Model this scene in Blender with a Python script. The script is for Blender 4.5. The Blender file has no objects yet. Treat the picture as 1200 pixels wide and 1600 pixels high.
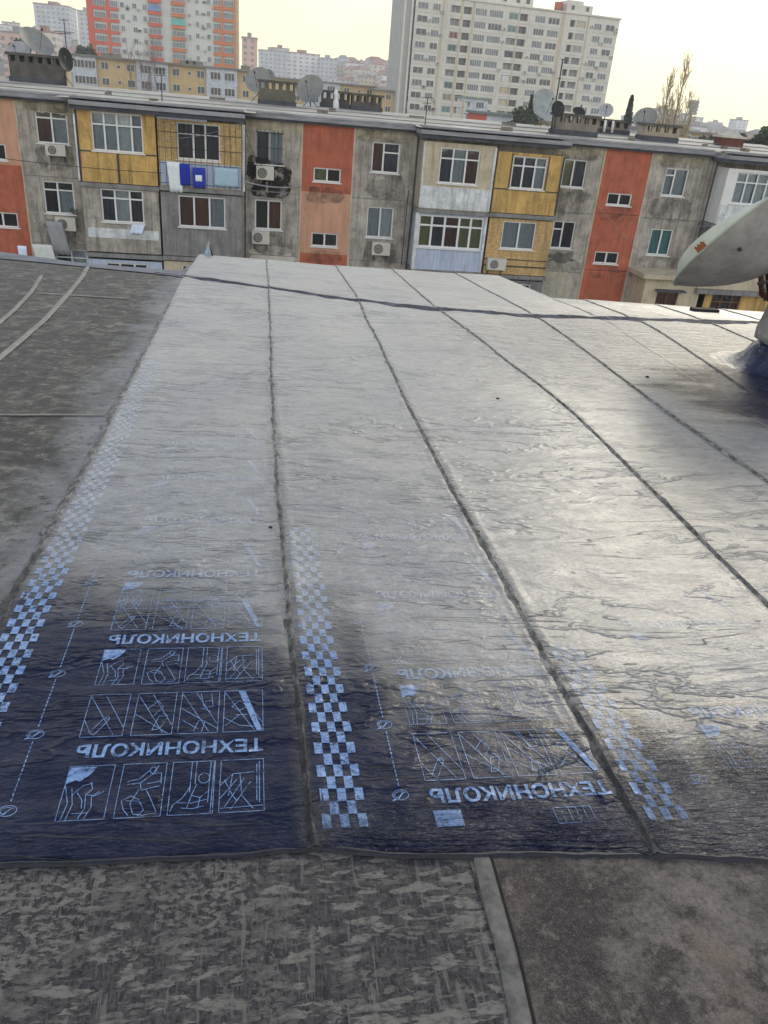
import bpy, bmesh, math, random
from mathutils import Vector, Matrix, noise
random.seed(7)
V = Vector
sc = bpy.context.scene
COL = sc.collection
R_ = math.radians

# ------------------------------------------------------------------ camera model
F_PX = 1225.0
VD = (390.0, 3130.0)
ROLL = math.atan2(600 - VD[0], VD[1] - 800)
PITCH = math.atan(F_PX / math.hypot(VD[0] - 600, VD[1] - 800))
YAW = R_(10.6)
cy, sy = math.cos(YAW), math.sin(YAW)
fh = V((sy, cy, 0)); r0 = V((cy, -sy, 0)); zz = V((0, 0, 1))
FW = fh * math.cos(PITCH) - zz * math.sin(PITCH)
u0 = fh * math.sin(PITCH) + zz * math.cos(PITCH)
CR = r0 * math.cos(ROLL) + u0 * math.sin(ROLL)
CU = u0 * math.cos(ROLL) - r0 * math.sin(ROLL)
def ray(x, y): return FW + CR * ((x - 600) / F_PX) - CU * ((y - 800) / F_PX)
def at(x, y, Y):
    d = ray(x, y); return d * (Y / d.y)

cam_d = bpy.data.cameras.new('camera'); cam = bpy.data.objects.new('camera', cam_d); COL.objects.link(cam)
cam_d.sensor_fit = 'VERTICAL'; cam_d.sensor_height = 24.0; cam_d.lens = 24.0 * F_PX / 1600.0
cam_d.clip_start = 0.05; cam_d.clip_end = 12000
m3 = Matrix((CR, CU, -FW)).transposed()
cam.matrix_world = m3.to_4x4()
sc.camera = cam

# ------------------------------------------------------------------ object helpers
WL = {}
def tag(o, label=None, cat=None, group=None, kind=None):
    if label: o['label'] = label
    if cat: o['category'] = cat
    if group: o['group'] = group
    if kind: o['kind'] = kind
    return o
def empty(name, loc, label, cat, group=None, rz=0):
    o = bpy.data.objects.new(name, None); COL.objects.link(o)
    o.empty_display_size = 0.2
    o.location = loc; o.rotation_euler = (0, 0, rz); WL[o] = V(loc)
    return tag(o, label, cat, group)
class MB:
    def __init__(s, M=None): s.v = []; s.f = []; s.mi = []; s.M = M; s.cur = 0; s.sm = []; s.smooth = False
    def pt(s, p):
        p = V(p)
        if s.M is not None: p = s.M @ p
        s.v.append(p); return len(s.v) - 1
    def face(s, pts, mi=None):
        ids = [s.pt(p) for p in pts]; s.f.append(ids); s.mi.append(s.cur if mi is None else mi); s.sm.append(s.smooth)
    def facei(s, ids, mi=None):
        s.f.append(list(ids)); s.mi.append(s.cur if mi is None else mi); s.sm.append(s.smooth)
    def box(s, x0, x1, y0, y1, z0, z1, mi=None, skip=''):
        c = [s.pt(p) for p in ((x0,y0,z0),(x1,y0,z0),(x1,y1,z0),(x0,y1,z0),(x0,y0,z1),(x1,y0,z1),(x1,y1,z1),(x0,y1,z1))]
        for k, q in (('b',(3,2,1,0)),('t',(4,5,6,7)),('f',(0,1,5,4)),('r',(1,2,6,5)),('k',(2,3,7,6)),('l',(3,0,4,7))):
            if k not in skip: s.facei([c[i] for i in q], mi)
    def ring(s, c, a, b, r, n):
        return [s.pt(c + a * (r * math.cos(2*math.pi*i/n)) + b * (r * math.sin(2*math.pi*i/n))) for i in range(n)]
    def tube(s, pts, rs, n=8, cap=True, mi=None):
        pts = [V(p) for p in pts]
        if not hasattr(rs, '__len__'): rs = [rs] * len(pts)
        prev = None; old = s.smooth; s.smooth = True
        for i, p in enumerate(pts):
            t = (pts[min(i+1, len(pts)-1)] - pts[max(i-1, 0)])
            if t.length < 1e-9: t = V((0,0,1))
            t.normalize()
            a = t.cross(V((0,0,1)))
            if a.length < .05: a = t.cross(V((0,1,0)))
            a.normalize(); b = a.cross(t)
            r = s.ring(p, a, b, rs[i], n)
            if prev:
                for k in range(n): s.facei((prev[k], prev[(k+1)%n], r[(k+1)%n], r[k]), mi)
            elif cap: s.facei(r[::-1], mi)
            prev = r
        if cap: s.facei(prev, mi)
        s.smooth = old
    def build(s, name, mats, parent=None, origin=None, smooth=None):
        me = bpy.data.meshes.new(name)
        if parent is not None: o3 = WL[parent]
        elif origin is not None: o3 = V(origin)
        else:
            xs = [p.x for p in s.v]; ys = [p.y for p in s.v]; zs = [p.z for p in s.v]
            o3 = V(((min(xs)+max(xs))/2, (min(ys)+max(ys))/2, min(zs)))
        me.from_pydata([tuple(p - o3) for p in s.v], [], s.f)
        if not isinstance(mats, (list, tuple)): mats = [mats]
        for m in mats: me.materials.append(m)
        me.polygons.foreach_set('material_index', s.mi)
        me.polygons.foreach_set('use_smooth', [smooth if smooth is not None else x for x in s.sm])
        me.update()
        o = bpy.data.objects.new(name, me); COL.objects.link(o)
        if parent is not None: o.parent = parent
        else: o.location = o3
        WL[o] = o3
        return o
def copy_tree(o, parent=None):
    c = o.copy(); COL.objects.link(c)
    if parent is not None: c.parent = parent
    WL[c] = WL[o].copy()
    for ch in list(o.children): copy_tree(ch, c)
    return c

# ------------------------------------------------------------------ materials
def hx(r, g, b):
    f = lambda c: ((c/255+.055)/1.055)**2.4 if c > 10 else c/255/12.92
    return (f(r), f(g), f(b))
class NT:
    def __init__(s, name):
        s.m = bpy.data.materials.new(name); s.m.use_nodes = True; s.t = s.m.node_tree; s.t.nodes.clear()
        s.out = s.n('ShaderNodeOutputMaterial'); s.pos = None
    def n(s, typ, **kw):
        nd = s.t.nodes.new(typ)
        for k, v in kw.items(): setattr(nd, k, v)
        return nd
    def set(s, nd, **kw):
        for k, v in kw.items():
            k = k.replace('_', ' ')
            if hasattr(v, 'is_output'): s.t.links.new(v, nd.inputs[k])
            else: nd.inputs[k].default_value = v
    def link(s, a, b): s.t.links.new(a, b)
    def vec(s, scale=(1,1,1)):
        if s.pos is None: s.pos = s.n('ShaderNodeNewGeometry').outputs['Position']
        mp = s.n('ShaderNodeMapping'); s.link(s.pos, mp.inputs['Vector']); mp.inputs['Scale'].default_value = scale
        return mp.outputs[0]
    def noise(s, scale, stretch=(1,1,1), detail=4, rough=.55, dist=0, off=None):
        nd = s.n('ShaderNodeTexNoise'); v = s.vec(stretch)
        if off is not None: v.node.inputs['Location'].default_value = off
        s.link(v, nd.inputs['Vector'])
        nd.inputs['Scale'].default_value = scale; nd.inputs['Detail'].default_value = detail
        nd.inputs['Roughness'].default_value = rough; nd.inputs['Distortion'].default_value = dist
        return nd.outputs['Fac']
    def ramp(s, fac, stops, interp='LINEAR'):
        nd = s.n('ShaderNodeValToRGB'); e = nd.color_ramp.elements; nd.color_ramp.interpolation = interp
        while len(e) < len(stops): e.new(.5)
        for i, (p, c) in enumerate(stops):
            e[i].position = p
            if not hasattr(c, '__len__'): c = (c, c, c)
            e[i].color = (c[0], c[1], c[2], 1)
        s.link(fac, nd.inputs[0]); return nd.outputs[0]
    def mix(s, fac, a, b, mode='MIX'):
        nd = s.n('ShaderNodeMix', data_type='RGBA', blend_type=mode)
        for k, v in ((0, fac), (6, a), (7, b)):
            if hasattr(v, 'is_output'): s.link(v, nd.inputs[k])
            elif k == 0: nd.inputs[0].default_value = v
            else: nd.inputs[k].default_value = (v[0], v[1], v[2], 1) if hasattr(v, '__len__') else (v, v, v, 1)
        return nd.outputs[2]
    def math(s, op, a, b=None, clamp=False):
        nd = s.n('ShaderNodeMath', operation=op, use_clamp=clamp)
        for i, v in enumerate((a, b)):
            if v is None: continue
            if hasattr(v, 'is_output'): s.link(v, nd.inputs[i])
            else: nd.inputs[i].default_value = v
        return nd.outputs[0]
    def bump(s, h, strength=.3, dist=.01, normal=None):
        nd = s.n('ShaderNodeBump'); s.link(h, nd.inputs['Height']); nd.inputs['Distance'].default_value = dist
        if hasattr(strength, 'is_output'): s.link(strength, nd.inputs['Strength'])
        else: nd.inputs['Strength'].default_value = strength
        if normal is not None: s.link(normal, nd.inputs['Normal'])
        return nd.outputs[0]
    def principled(s, color, rough=.8, normal=None, spec=.4, metallic=0, alpha=None, coat=None):
        p = s.n('ShaderNodeBsdfPrincipled')
        for k, v in (('Base Color', color), ('Roughness', rough), ('Specular IOR Level', spec), ('Metallic', metallic), ('Alpha', alpha), ('Normal', normal), ('Coat Weight', coat)):
            if v is None: continue
            if hasattr(v, 'is_output'): s.link(v, p.inputs[k])
            elif hasattr(v, '__len__'): p.inputs[k].default_value = (v[0], v[1], v[2], 1)
            else: p.inputs[k].default_value = v
        s.link(p.outputs[0], s.out.inputs[0]); return p
def sca(c, k): return tuple(min(1, x*k) for x in c)
MC = {}
def mat(name, base, rough=.85, var=.25, scale=2.5, stretch=(1,1,1), bump=.25, bscale=18, second=None, spec=.3, metallic=0, streak=0, bdist=.01):
    if name in MC: return MC[name]
    t = NT(name)
    f = t.noise(scale, stretch, 5, .62)
    c = t.ramp(f, [(.3, sca(base, 1-var)), (.5, base), (.72, second or sca(base, 1+var))])
    if streak:
        g = t.noise(2.2, (2.2, 2.2, .22), 5, .6, off=(3,1,7))
        c = t.mix(t.ramp(g, [(.48, 0), (.75, streak)]), c, sca(base, .38))
        g3 = t.noise(5, (3.2, 3.2, .16), 4, .65, off=(1,7,3)); c = t.mix(t.ramp(g3, [(.54, 0), (.70, min(.8, streak*.8))]), c, sca(base, .33))
        g4 = t.noise(4.5, (1,1,1), 6, .72, off=(5,3,3)); c = t.mix(t.ramp(g4, [(.55, 0), (.66, min(.6, streak*.55))]), c, sca(base, .45))
        g2 = t.noise(9, (1,1,1), 4, .6, off=(9,1,2))
        c = t.mix(t.ramp(g2, [(.55, 0), (.8, streak*.6)]), c, sca(base, 1.55))
    nrm = t.bump(t.noise(bscale, (1,1,1), 4, .6), bump, bdist) if bump else None
    t.principled(c, rough, nrm, spec, metallic)
    MC[name] = t.m; return t.m

M_conc = mat('grey_concrete', (.31,.29,.262), var=.42, scale=1.5, streak=.95, bump=.5, bscale=9)
M_conc2 = mat('dark_concrete', (.19,.19,.195), var=.3, scale=1.6, streak=.7, bump=.4)
M_beige = mat('beige_render', (.42,.37,.28), var=.2, scale=1.5, streak=.45)
M_red = mat('red_paint', (.34,.10,.058), var=.22, scale=1.8, streak=.5, bump=.15)
M_pink = mat('faded_pink_render', (.44,.25,.17), var=.16, scale=1.4, stretch=(2,2,.5), streak=.35)
M_yel = mat('ochre_board', (.44,.29,.10), var=.3, scale=2.6, stretch=(1,1,.6), streak=.8, bump=.15)
M_yel2 = mat('ochre_brick', (.42,.29,.13), var=.4, scale=5, stretch=(1,1,3), streak=.75)
M_white = mat('white_frame', (.58,.59,.60), rough=.45, var=.07, bump=0)
M_whitep = mat('worn_white_paint', (.52,.55,.58), var=.3, scale=2.2, streak=.85)
M_bluep = mat('pale_blue_panel', (.36,.42,.55), var=.15, scale=2, stretch=(6,6,.4), streak=.35)
M_slab = mat('grey_felt_roof', (.36,.345,.30), var=.22, scale=.7, stretch=(1,1,1), bump=.3, second=(.50,.48,.42))
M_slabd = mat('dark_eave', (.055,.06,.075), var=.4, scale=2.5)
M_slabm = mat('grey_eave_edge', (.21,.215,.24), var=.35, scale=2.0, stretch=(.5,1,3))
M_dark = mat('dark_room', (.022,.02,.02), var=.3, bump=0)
def stain_mat(name, col, lo, hi, scale=3.2, mx=1):
    t = NT(name); a = t.noise(scale, (1,1,.8), 6, .7, dist=.4); t.principled(col, .95, None, .1, alpha=t.ramp(a, [(lo, 0), (hi, mx)])); return t.m
M_soot = stain_mat('soot', (.02,.019,.018), .40, .54); M_grime = stain_mat('grime', (.06,.056,.05), .40, .72, 2.2, .62)
M_metal = mat('galvanised_metal', (.30,.31,.32), rough=.5, var=.15, metallic=.3, bump=.05)
M_dmetal = mat('dark_metal', (.035,.035,.038), rough=.6, var=.2, bump=0)
M_dish = mat('grey_dish_metal', (.19,.195,.19), rough=.55, var=.18, scale=3, bump=.04)
M_dishb = mat('black_dish_metal', (.015,.015,.017), rough=.6, var=.2, bump=0)
M_chim = mat('weathered_brick', (.16,.145,.12), var=.35, scale=3.5, stretch=(1,1,3), bump=.5)
M_ac = mat('air_conditioner_white', (.46,.45,.42), rough=.5, var=.08, bump=0)
M_fan = mat('fan_grille_grey', (.10,.10,.10), rough=.6, var=.2, bump=0)

def cloth_mat(name, c): return mat(name, c, rough=.95, var=.12, scale=5, bump=.2)
def glass_mat():
    t = NT('window_glass')
    a = t.n('ShaderNodeBsdfTransparent'); a.inputs[0].default_value = (.62,.66,.68,1)
    g = t.n('ShaderNodeBsdfGlossy'); g.inputs['Roughness'].default_value = .06; g.inputs['Color'].default_value = (.85,.9,1,1)
    t.link(t.bump(t.noise(1.3, (1,1,1), 1), .25, .02), g.inputs['Normal'])
    fr = t.n('ShaderNodeFresnel'); fr.inputs[0].default_value = 1.6
    mx = t.n('ShaderNodeMixShader'); t.link(t.math('ADD', fr.outputs[0], .03), mx.inputs[0])
    t.link(a.outputs[0], mx.inputs[1]); t.link(g.outputs[0], mx.inputs[2]); t.link(mx.outputs[0], t.out.inputs[0])
    return t.m
M_glass = glass_mat()
CURT = {
 'g': cloth_mat('grey_blue_curtain', (.50,.55,.60)), 'w': cloth_mat('white_net_curtain', (.72,.76,.80)),
 'r': cloth_mat('rust_curtain', (.16,.055,.035)), 'y': cloth_mat('green_yellow_curtain', (.30,.32,.13)),
 't': cloth_mat('teal_curtain', (.16,.42,.42)), 'o': cloth_mat('orange_brown_blind', (.22,.07,.02)),
 'k': cloth_mat('dark_blue_curtain', (.07,.08,.11)), 'b': cloth_mat('beige_curtain', (.55,.40,.22))}

# ------------------------------------------------------------------ near roof surface
S1, S2 = .049, .098
def ycrease(x):
    x = max(-3.2, min(6, x))
    P = [(-3.2, 10.2), (-1.1, 9.6), (.15, 8.97), (1.02, 8.45), (1.96, 8.2), (3.1, 8.0), (6, 8.3)]
    for (a, b), (c, d) in zip(P, P[1:]):
        if a <= x <= c: return b + (d-b)*(x-a)/(c-a)
    return 8.3
def yedge(x):
    if -.80 <= x <= 3.5: return 12.3
    P = [(-9, 12.3), (-3.14, 10.68), (-2.1, 10.06), (-.8, 9.85), (3.5, 9.68), (6.3, 9.15), (10, 8.6)]
    for (a, b), (c, d) in zip(P, P[1:]):
        if a <= x <= c: return b + (d-b)*(x-a)/(c-a)
    return 9
def zr(x, y):
    yc = ycrease(x)
    z = -1.5 - S1*y
    if y > yc: z -= (S2-S1)*(y-yc)
    d = abs(y-yc)
    if d < .3: z -= .012*(1-d/.3)
    return z
def nz(x, y, s=0): return noise.noise(V((x, y, s)))
def und(x, y):
    return .006*nz(x*.8, y*.45) + .003*nz(x*2.6, y*1.1, 5) + .0009*nz(x*5, y*16, 9)
SEAM = [[(1.2,-.815),(2.25,-.82),(3.5,-.80),(5.2,-.80),(7.7,-.80),(13,-.82)],
        [(1.2,.135),(2.5,.114),(3.9,.108),(9.8,.15),(13,.17)],
        [(1.2,.955),(2.9,.955),(4.6,.972),(7,1.04),(9.6,1.13),(13,1.22)],
        [(1.2,1.95),(2.27,1.968),(4.6,2.07),(6.5,2.0),(8.2,1.90),(13,2.1)],
        [(1.2,2.72),(4.5,2.77),(7.4,2.91),(13,3.1)],
        [(1.2,3.62),(4.84,3.7),(7.7,4.08),(13,4.2)],
        [(1.2,4.6),(8.0,4.97),(13,5.1)], [(1.2,5.5),(8,5.8),(13,5.9)], [(1.2,6.5),(13,6.8)], [(1.2,7.5),(13,7.7)]]
def seamx(i, y):
    P = SEAM[i]; y_ = max(1.2, min(12.99, y))
    for (a, b), (c, d) in zip(P, P[1:]):
        if a <= y_ <= c:
            t = (y_-a)/(c-a); t = t*t*(3-2*t)*.5 + t*.5
            return b + (d-b)*t + .007*nz(i*7.3, y*1.4) + .003*nz(i*3.1, y*6)
    return P[-1][1]
def yfront(x):
    P = [(-9, 1.27), (-.6, 1.267), (.13, 1.252), (.3, 1.224), (.95, 1.168), (1.23, 1.128), (2.2, 1.07), (9, 1.0)]
    for (a, b), (c, d) in zip(P, P[1:]):
        if a <= x <= c: return b + (d-b)*(x-a)/(c-a) + .007*nz(x*4, 1) + .0035*nz(x*22, 2)
    return 1.05
def ss(a, b, x):
    t = max(0, min(1, (x-a)/(b-a))); return t*t*(3-2*t)
BX = [(-1, 2.42), (-.3, 2.36), (-.05, 2.12), (.1, 1.95), (.2, 2.02), (.33, 1.98), (.45, 1.86), (.6, 1.68), (.9, 1.55), (1.3, 1.52), (2, 1.45), (9, 1.45)]
def wear_and_glare(x, y):  # blends dust on the film with sky glare painted as paler colour
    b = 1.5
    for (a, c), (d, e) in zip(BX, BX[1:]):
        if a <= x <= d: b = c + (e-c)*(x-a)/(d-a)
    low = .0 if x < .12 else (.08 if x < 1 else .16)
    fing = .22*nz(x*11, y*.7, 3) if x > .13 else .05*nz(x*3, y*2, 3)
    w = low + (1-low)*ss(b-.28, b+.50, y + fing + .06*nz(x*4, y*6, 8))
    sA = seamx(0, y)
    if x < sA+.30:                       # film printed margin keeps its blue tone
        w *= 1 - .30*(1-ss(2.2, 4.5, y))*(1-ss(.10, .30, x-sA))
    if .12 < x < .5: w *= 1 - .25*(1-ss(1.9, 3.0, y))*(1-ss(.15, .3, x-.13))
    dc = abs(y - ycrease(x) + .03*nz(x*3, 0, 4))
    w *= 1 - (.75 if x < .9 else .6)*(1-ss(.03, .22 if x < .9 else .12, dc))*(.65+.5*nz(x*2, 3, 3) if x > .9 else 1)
    dd = math.hypot((x-4.45)/1.55, (y-5.1)/1.2) + .30*nz(x*1.6, y*7, 6)  # dark patch at right: mirror image of dark objects painted into the mask
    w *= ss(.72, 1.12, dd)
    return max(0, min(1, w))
NS = len(SEAM)
def strip_of(x, y):
    for i in range(NS-1, -1, -1):
        if x >= seamx(i, y): return i
    return -1
def lift(i, u, w): return .0015 + .0065*max(0, 1-u/w)**1.5
def ridge(i, x, y, a, b):
    d1, d2 = x-a, b-x; fs = 1.1 - .6*ss(2, 7, y)
    return fs*(.0045*math.exp(-((d1-.035-.01*nz(y*4, i))/.012)**2)*(.7+1.1*nz(y*9, i*2)) + .0050*math.exp(-((d2-.028-.012*nz(y*3, i, 4))/.010)**2)*(.8+1.2*nz(y*8, i*2+9)) + .003*math.exp(-((d2-.060)/.009)**2)*(.5+1.5*nz(y*5, i*2+5)))
def surf_z(x, y, i=None):
    if i is None: i = strip_of(x, y)
    if i < 0: return zr(x, y) + und(x, y)
    a = seamx(i, y); b = seamx(i+1, y) if i+1 < NS else a+1
    return zr(x, y) + und(x, y) + lift(i, x-a, b-a) + ridge(i, x, y, a, b)

# our own building
our = empty('apartment_block', (2, 0, -15), 'flat-roofed block under the camera, its roof partly covered with new printed felt', 'building')
mb = MB()
mb.box(-9, 10, -6, 8.0, -15, -2.14, skip='t')
mb.box(-.68, 3.4, 8.0, 12.15, -15, -2.45, skip='')
mb.box(-9, -.70, 8.0, 9.7, -15, -2.3)
mb.box(3.42, 10, 8.0, 8.55, -15, -2.25)
mb.build('wall', M_conc, our)

def felt_material(name, dark, pale, kind):
    t = NT(name)
    if kind == 'crazed':
        n2 = t.noise(60, (1,1.6,1), 4, .7); fine = t.noise(150, (1,.35,1), 2, .5)
        def cells(scale, sy_, warp, wscale, off):
            v = t.vec((1, sy_, 1)); wn = t.n('ShaderNodeTexNoise'); t.link(v, wn.inputs['Vector']); wn.inputs['Scale'].default_value = wscale; wn.inputs['Detail'].default_value = 4; wn.inputs['Roughness'].default_value = .65
            sb = t.n('ShaderNodeVectorMath', operation='MULTIPLY_ADD'); t.link(wn.outputs['Color'], sb.inputs[0]); sb.inputs[1].default_value = (warp*1.6, warp, 0); t.link(v, sb.inputs[2])
            ve = t.n('ShaderNodeTexVoronoi', feature='DISTANCE_TO_EDGE'); vc = t.n('ShaderNodeTexVoronoi', feature='F1')
            for q in (ve, vc): t.link(sb.outputs[0], q.inputs['Vector']); q.inputs['Scale'].default_value = scale; q.inputs['Randomness'].default_value = 1
            sc_ = t.n('ShaderNodeSeparateColor'); t.link(vc.outputs['Color'], sc_.inputs[0])
            return ve.outputs['Distance'], sc_.outputs[0]
        dA, rA = cells(9, 3.0, .13, 9, 0); dB, rB = cells(27, 2.6, .05, 26, 3)
        zone = t.ramp(t.noise(1.3, (1.6,1,1), 3, .6, off=(5.2,1.1,0)), [(.42, 0), (.58, 1)])
        sx0 = t.n('ShaderNodeSeparateXYZ'); t.link(t.pos, sx0.inputs[0])
        zone = t.math('MULTIPLY', t.math('ADD', t.math('ADD', sx0.outputs[0], .30), t.math('MULTIPLY', t.math('SUBTRACT', zone, .5), .5)), 6, True)
        thA = t.math('ADD', .015, t.math('MULTIPLY', rA, .30)); thB = t.math('ADD', .02, t.math('MULTIPLY', rB, .46))
        eA = t.math('MULTIPLY', t.math('SUBTRACT', dA, thA), 22, True); eB = t.math('MULTIPLY', t.math('SUBTRACT', dB, thB), 16, True)
        thr_ = t.ramp(t.noise(70, (3.2, .35, 1), 3, .6, off=(2,2,2)), [(.5, 0), (.68, .45)])
        spk = t.ramp(t.noise(46, (1, 1.5, 1), 4, .6, dist=.5, off=(7,7,7)), [(.47, 0), (.53, 1)])
        pl_ = t.math('MAXIMUM', t.math('MULTIPLY', eA, zone), t.math('MULTIPLY', eB, t.math('ADD', .25, t.math('MULTIPLY', zone, .4))))
        pl_ = t.math('MAXIMUM', pl_, t.math('MULTIPLY', spk, t.math('SUBTRACT', .9, t.math('MULTIPLY', zone, .62))))
        pl_ = t.math('MAXIMUM', t.math('MULTIPLY', pl_, t.ramp(n2, [(.34, .45), (.5, 1)])), thr_)
        m = t.math('SUBTRACT', 1.0, pl_, True)
        hair = t.ramp(t.noise(14, (4.5, .5, 1), 3, .5, off=(1,9,0)), [(.62, 0), (.65, .55)])
        dk = t.mix(t.ramp(fine, [(.35, 0), (.7, 1)]), sca(dark, .7), sca(dark, 1.9))
        pl = t.mix(t.ramp(n2, [(.3, 0), (.7, 1)]), sca(pale, .7), sca(pale, 1.2))
        c = t.mix(m, pl, dk)
        c = t.mix(hair, c, pale)
        h = t.math('ADD', t.math('MULTIPLY', m, -.6), t.math('MULTIPLY', n2, .6))
        t.principled(c, .8, t.bump(h, .6, .006), .3)
    elif kind == 'mottled':
        n1 = t.noise(2.6, (1,1,1), 7, .74, dist=.4); n2 = t.noise(75, (1,1,1), 6, .8)
        c = t.ramp(n1, [(.34, sca(dark, .55)), (.46, sca(dark, .95)), (.56, sca(pale, .8)), (.68, sca(pale, 1.15))])
        c = t.mix(t.ramp(n2, [(.32, .7), (.52, 0), (.75, .0)]), c, sca(dark, .45))
        c = t.mix(t.ramp(n2, [(.50, 0), (.72, .45)]), c, sca(pale, 1.4))
        rust = t.ramp(t.noise(3.2, (1,1,1), 4, .6, off=(4,4,4)), [(.58, 0), (.72, .45)])
        c = t.mix(rust, c, (.13, .085, .055))
        ch = t.noise(9, (1,1,1), 6, .75, off=(4,14,4))
        c = t.mix(t.ramp(ch, [(.53, 0), (.62, .75)]), c, sca(dark, .35))
        c = t.mix(t.ramp(t.noise(16, (1,1,1), 7, .8, off=(24,14,4)), [(.55, 0), (.66, .6)]), c, sca(pale, 1.5))
        gr = t.n('ShaderNodeTexVoronoi'); t.link(t.vec((1,1,1)), gr.inputs['Vector']); gr.inputs['Scale'].default_value = 330
        c = t.mix(t.ramp(gr.outputs['Distance'], [(.15, .35), (.4, 0)]), c, sca(pale, 2.0))
        t.principled(c, .78, t.bump(n2, .8, .006), .35)
    else:
        n1 = t.noise(1.6, (1.2,.9,1), 6, .68, dist=.5); n2 = t.noise(9, (1.0,1.1,1), 9, .8, dist=.6); n3 = t.noise(40, (1,1,1), 5, .75)
        c = t.ramp(n1, [(.30, dark), (.55, sca(dark, 1.7)), (.75, pale)])
        c = t.mix(t.ramp(n2, [(.42, .9), (.52, 0)]), c, sca(dark, .45))
        c = t.mix(t.ramp(n2, [(.52, 0), (.62, .75)]), c, sca(pale, 1.15))
        c = t.mix(t.ramp(n3, [(.35, .5), (.5, 0)]), c, sca(dark, .5))
        sx = t.n('ShaderNodeSeparateXYZ'); t.link(t.pos, sx.inputs[0])
        e_ = t.math('ADD', sx.outputs[0], t.math('MULTIPLY', t.math('SUBTRACT', n1, .5), .9))
        c = t.mix(t.ramp(t.math('MULTIPLY', t.math('ADD', e_, 1.08), 3.2), [(0, 0), (1, .8)]), c, (.22,.225,.245))
        st = t.noise(20, (.75, 1.1, 1), 6, .78, dist=.5, off=(2,3,0)); c = t.mix(t.ramp(st, [(.36, .85), (.46, 0)]), c, sca(dark, .35))
        t.principled(c, .72, t.bump(t.math('ADD', n2, t.math('MULTIPLY', n3, .5)), .6, .012), .4)
    return t.m
M_craze = felt_material('crazed_old_felt', (.020,.019,.023), (.142,.136,.125), 'crazed')
M_mott = felt_material('mottled_old_felt', (.040,.034,.034), (.145,.127,.115), 'mottled')
M_old = felt_material('weathered_old_felt', (.036,.035,.031), (.175,.17,.137), 'old')
M_mort = mat('cement_smear', (.118,.114,.107), var=.45, scale=30, bump=.5, bscale=60, bdist=.004)
M_chip0 = mat('black_tar', (.015,.015,.016), var=.3)
M_mortpale = mat('pale_sealant', (.23,.225,.205), var=.25, scale=9, bump=.5, bscale=40, bdist=.006)

def sheet(name, xs, ys_of, zoff, m, parent, smooth=True, ymax_of=None):
    mb = MB(); mb.smooth = smooth; n = None; prev = None
    for x in xs:
        ys = ys_of(x); colv = [mb.pt((x, y, zr(x, y) + und(x, y) + zoff)) for y in ys]
        if prev:
            for k in range(len(colv)-1): mb.facei((prev[k], colv[k], colv[k+1], prev[k+1]))
        prev = colv
    return mb.build(name, m, parent)
def fr(a, b, n): return [a + (b-a)*i/n for i in range(n+1)]
seam_old = lambda y: .545 - .02*math.sin((y-.8)*6) + .006*nz(y*5, 3) + .01*(1.2-y)
sheet('old_felt', fr(-9, .54, 60), lambda x: fr(-3, 1.45, 50), -.006, M_craze, our)
o = sheet('old_felt', fr(.50, 10, 60), lambda x: fr(-3, 1.45, 50), -.002, M_mott, our)
o = sheet('old_felt', fr(-9, -.6, 50), lambda x: fr(1.44, ycrease(x)+.02, 60), -.006, M_old, our)
M_gutter = mat('blue_grey_edge_felt', (.13,.14,.165), var=.35, scale=3, bump=.5, bscale=12)
sheet('edge_felt', fr(-9, -.6, 60), lambda x: fr(ycrease(x)-.1, yedge(x), 10), .004, M_gutter, our)
sheet('roof_deck', fr(-9, 10, 40), lambda x: fr(1.3, min(9.5, yedge(x)), 40), -.03, M_conc, our)
def smear(pts, w, name='sealant_line', m=None, zo=.004, seed=0):
    mb = MB(); mb.smooth = True; prev = None; P = []
    for (a, b) in zip(pts, pts[1:]):
        n = max(2, int(math.hypot(b[0]-a[0], b[1]-a[1])/.04))
        P += [(a[0]+(b[0]-a[0])*k/n, a[1]+(b[1]-a[1])*k/n) for k in range(n)]
    P.append(pts[-1])
    for i, (x, y) in enumerate(P):
        q = P[min(i+1, len(P)-1)]; p = P[max(i-1, 0)]
        t = V((q[0]-p[0], q[1]-p[1])).normalized(); nn = V((-t.y, t.x))
        x += (.012 if w > .03 else .002)*nz(y*2.5, x*2, seed+9)
        row = []
        for k, (s, h) in enumerate(((-1, -.006), (-.93, -.001), (0, .0), (.93, -.001), (1, -.006))):
            ww = w*(1 + (.15 if w < .03 else .55)*nz(x*6+s*5, y*6, seed)) * min(1, .3+i*.25, .3+(len(P)-1-i)*.25)
            X = x + nn.x*s*ww; Y = y + nn.y*s*ww
            row.append(mb.pt((X, Y, zr(X, Y)+und(X, Y)+zo+h + .0008*nz(X*30, Y*30))))
        if prev:
            for k in range(4): mb.facei((prev[k], row[k], row[k+1], prev[k+1]))
        prev = row
    return mb.build(name, m or M_mortpale, our)
smear([(.532, 1.30), (.530, 1.18), (.522, .95), (.508, .80), (.50, .2)], .022, 'lap_strip', M_mort, .002)
smear([(.557, 1.28), (.554, 1.18), (.546, .95), (.532, .80), (.524, .2)], .0035, 'tar_crack', M_chip0, .003, seed=21)
smear([(-1.95, 10.05), (-1.85, 9.1), (-1.78, 8.0), (-1.72, 6.8), (-1.73, 5.5), (-1.70, 4.6)], .024, seed=3)
smear([(-2.25, 9.0), (-2.12, 8.05), (-2.05, 7.2), (-2.02, 6.5)], .020, seed=5)
smear([(-2.06, 7.95), (-1.85, 7.95), (-1.2, 7.9)], .016, seed=6)
smear([(-2.2, 4.42), (-1.4, 4.36), (-.84, 4.39)], .006, seed=7)
smear([(-.62, 1.27), (-.66, 1.15), (-.7, .9)], .008, seed=9)

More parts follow.
